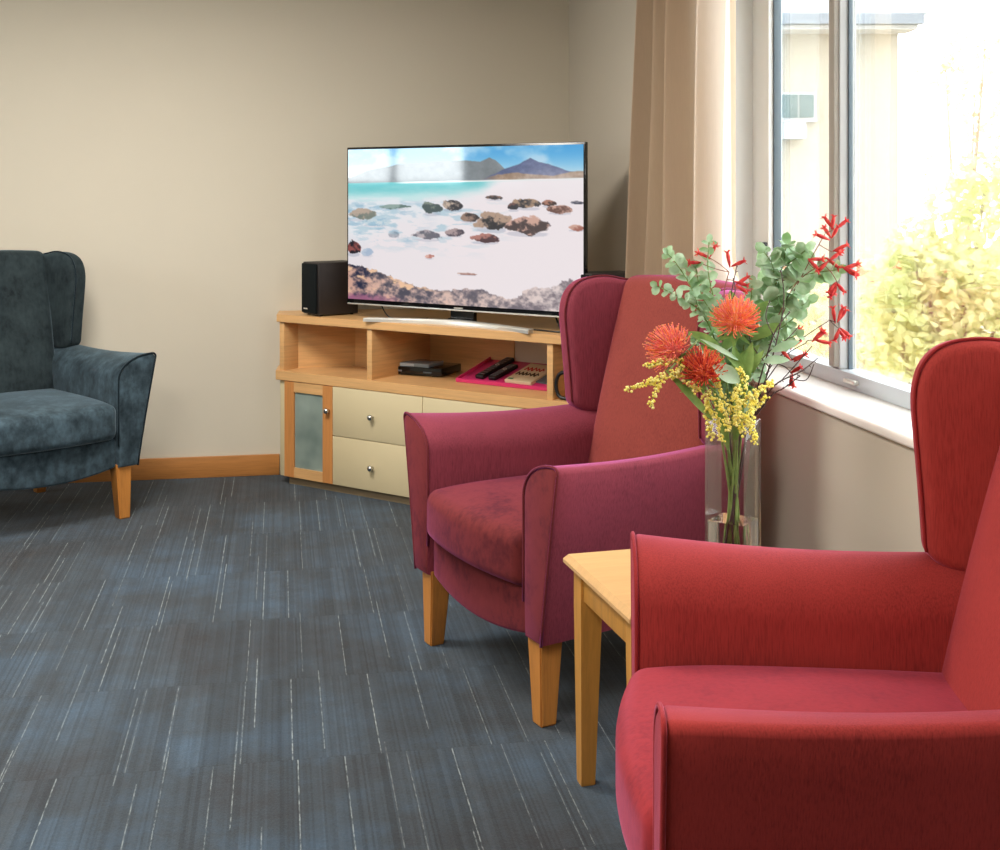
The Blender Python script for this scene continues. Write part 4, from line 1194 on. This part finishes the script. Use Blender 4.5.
def shrub(px, d, base_z, blobs, label, mat, nleaf, seed, ls=.062):
    rg = random.Random(seed)
    p = cam2room((px-500)/F*d, d); root = empty('garden_shrub', (p.x, p.y, -.9)); tag(root, label, 'shrub', 'shrubs in the garden outside the window')
    bm = bmesh.new()
    cents = []
    for bx, by, rad in blobs:
        q = at(bx, by, d); cents.append((q-Vector((p.x, p.y, -.9)), rad))
    for c, rad in cents:
        j = Vector((rg.uniform(-.1, .1), rg.uniform(-.1, .1), .0))
        tube(bm, smooth_path([j, Vector((c.x*.3, c.y*.3, c.z*.5)), c], 5), [.03, .028, .026, .024, .022, .02, .018, .015, .012, .01, .008], 6)
    obj('branches', bm, M['bark'], root)
    bm = bmesh.new()
    for c, rad in cents:
        for i in range(int(nleaf*rad*rad*17)):
            d3 = Vector((rg.gauss(0, 1), rg.gauss(0, 1), rg.gauss(0, 1))).normalized()
            pp_ = c+d3*rad*rg.random()**.45
            dd = Vector((rg.gauss(0, 1), rg.gauss(0, 1), rg.gauss(0, 1)-.3)).normalized()
            nn = Vector((rg.gauss(0, 1), rg.gauss(0, 1), rg.gauss(0, 1)+.8)).normalized()
            L = ls*rg.uniform(.7, 1.3)
            leaf_bm(bm, pp_, dd, nn, L, L*.32, .1, 3, 'oval')
    obj('foliage', bm, M[mat], root, True, recalc=False)
shrub(945, 7.0, 0, [(930, 300, .38), (970, 250, .40), (1000, 310, .45), (900, 350, .34), (950, 370, .40), (915, 250, .20), (890, 300, .2), (985, 190, .22), (1010, 400, .4)], 'yellow green garden shrub filling the lower right of the window', 'foliage', 260, 3)
shrub(905, 8.5, 0, [(880, 330, .30), (910, 300, .30), (880, 390, .34), (925, 340, .35), (800, 300, .22), (800, 350, .30), (870, 270, .14)], 'pale cream green shrub lower in the garden behind the yellow green one', 'foliage_b', 230, 5)
shrub(960, 9.5, 0, [(945, 60, .25), (975, 90, .25), (1000, 130, .3), (925, 170, .14), (960, 200, .2), (985, 40, .2)], 'sparse tall tree top at the upper right of the window', 'foliage_b', 70, 9)
shrub(925, 7.8, 0, [(928, 272, .16), (905, 262, .10), (960, 290, .12)], 'small shrub with reddish leaves in the middle of the garden', 'foliage_c', 200, 12)

# ------------------------------------------------------------------ light
def area(name, loc, size, power, col, rot=(0, 0, 0), sy=None):
    l = bpy.data.lights.new(name, 'AREA'); l.energy = power; l.color = col; l.size = size
    if sy: l.shape = 'RECTANGLE'; l.size_y = sy
    o = bpy.data.objects.new(name, l); COL.objects.link(o); o.location = loc; o.rotation_euler = rot
    return o
area('ceiling_fill', (-.7, 4.0, 2.46), 1.0, 85, (1, .95, .88))  # added fill lights, out of view, to brighten the interior
area('ceiling_fill', (-1.0, 1.2, 2.46), 1.2, 85, (1, .95, .88))
po = area('window_portal', (GX+.12, (W0+W1)/2, (WZ0+WZ1)/2), W1-W0, 1, (1, 1, 1), (0, R(90), 0), None)
po.data.shape = 'RECTANGLE'; po.data.size = WZ1-WZ0; po.data.size_y = W1-W0
po.data.cycles.is_portal = True
po2 = area('window_portal', (LX-.18, (L0+L1)/2, (LZ0+LZ1)/2), 1, 1, (1, 1, 1), (0, R(-90), 0), None)
po2.data.shape = 'RECTANGLE'; po2.data.size = LZ1-LZ0; po2.data.size_y = L1-L0
po2.data.cycles.is_portal = True

w = bpy.data.worlds.new('sky'); scene.world = w; w.use_nodes = True
bg = w.node_tree.nodes['Background']; bg.inputs[0].default_value = (.93, .97, 1, 1); bg.inputs[1].default_value = 10.0

# ------------------------------------------------------------------ camera
cam = bpy.data.cameras.new('camera'); co = bpy.data.objects.new('camera', cam); COL.objects.link(co)
co.location = (0, 0, EYE); co.rotation_euler = (R(90), 0, R(-10))
cam.sensor_fit = 'HORIZONTAL'; cam.sensor_width = 36; cam.lens = F/1000*36; cam.shift_y = -(425-HOR)/1000
cam.clip_start = .05; cam.clip_end = 200
scene.camera = co
scene.view_settings.view_transform = 'Standard'
scene.view_settings.look = 'None'
scene.view_settings.exposure = 0.0
scene.cycles.use_denoising = True
scene.cycles.max_bounces = 12; scene.cycles.transparent_max_bounces = 12; scene.cycles.transmission_bounces = 10
scene.cycles.sample_clamp_indirect = 6.0
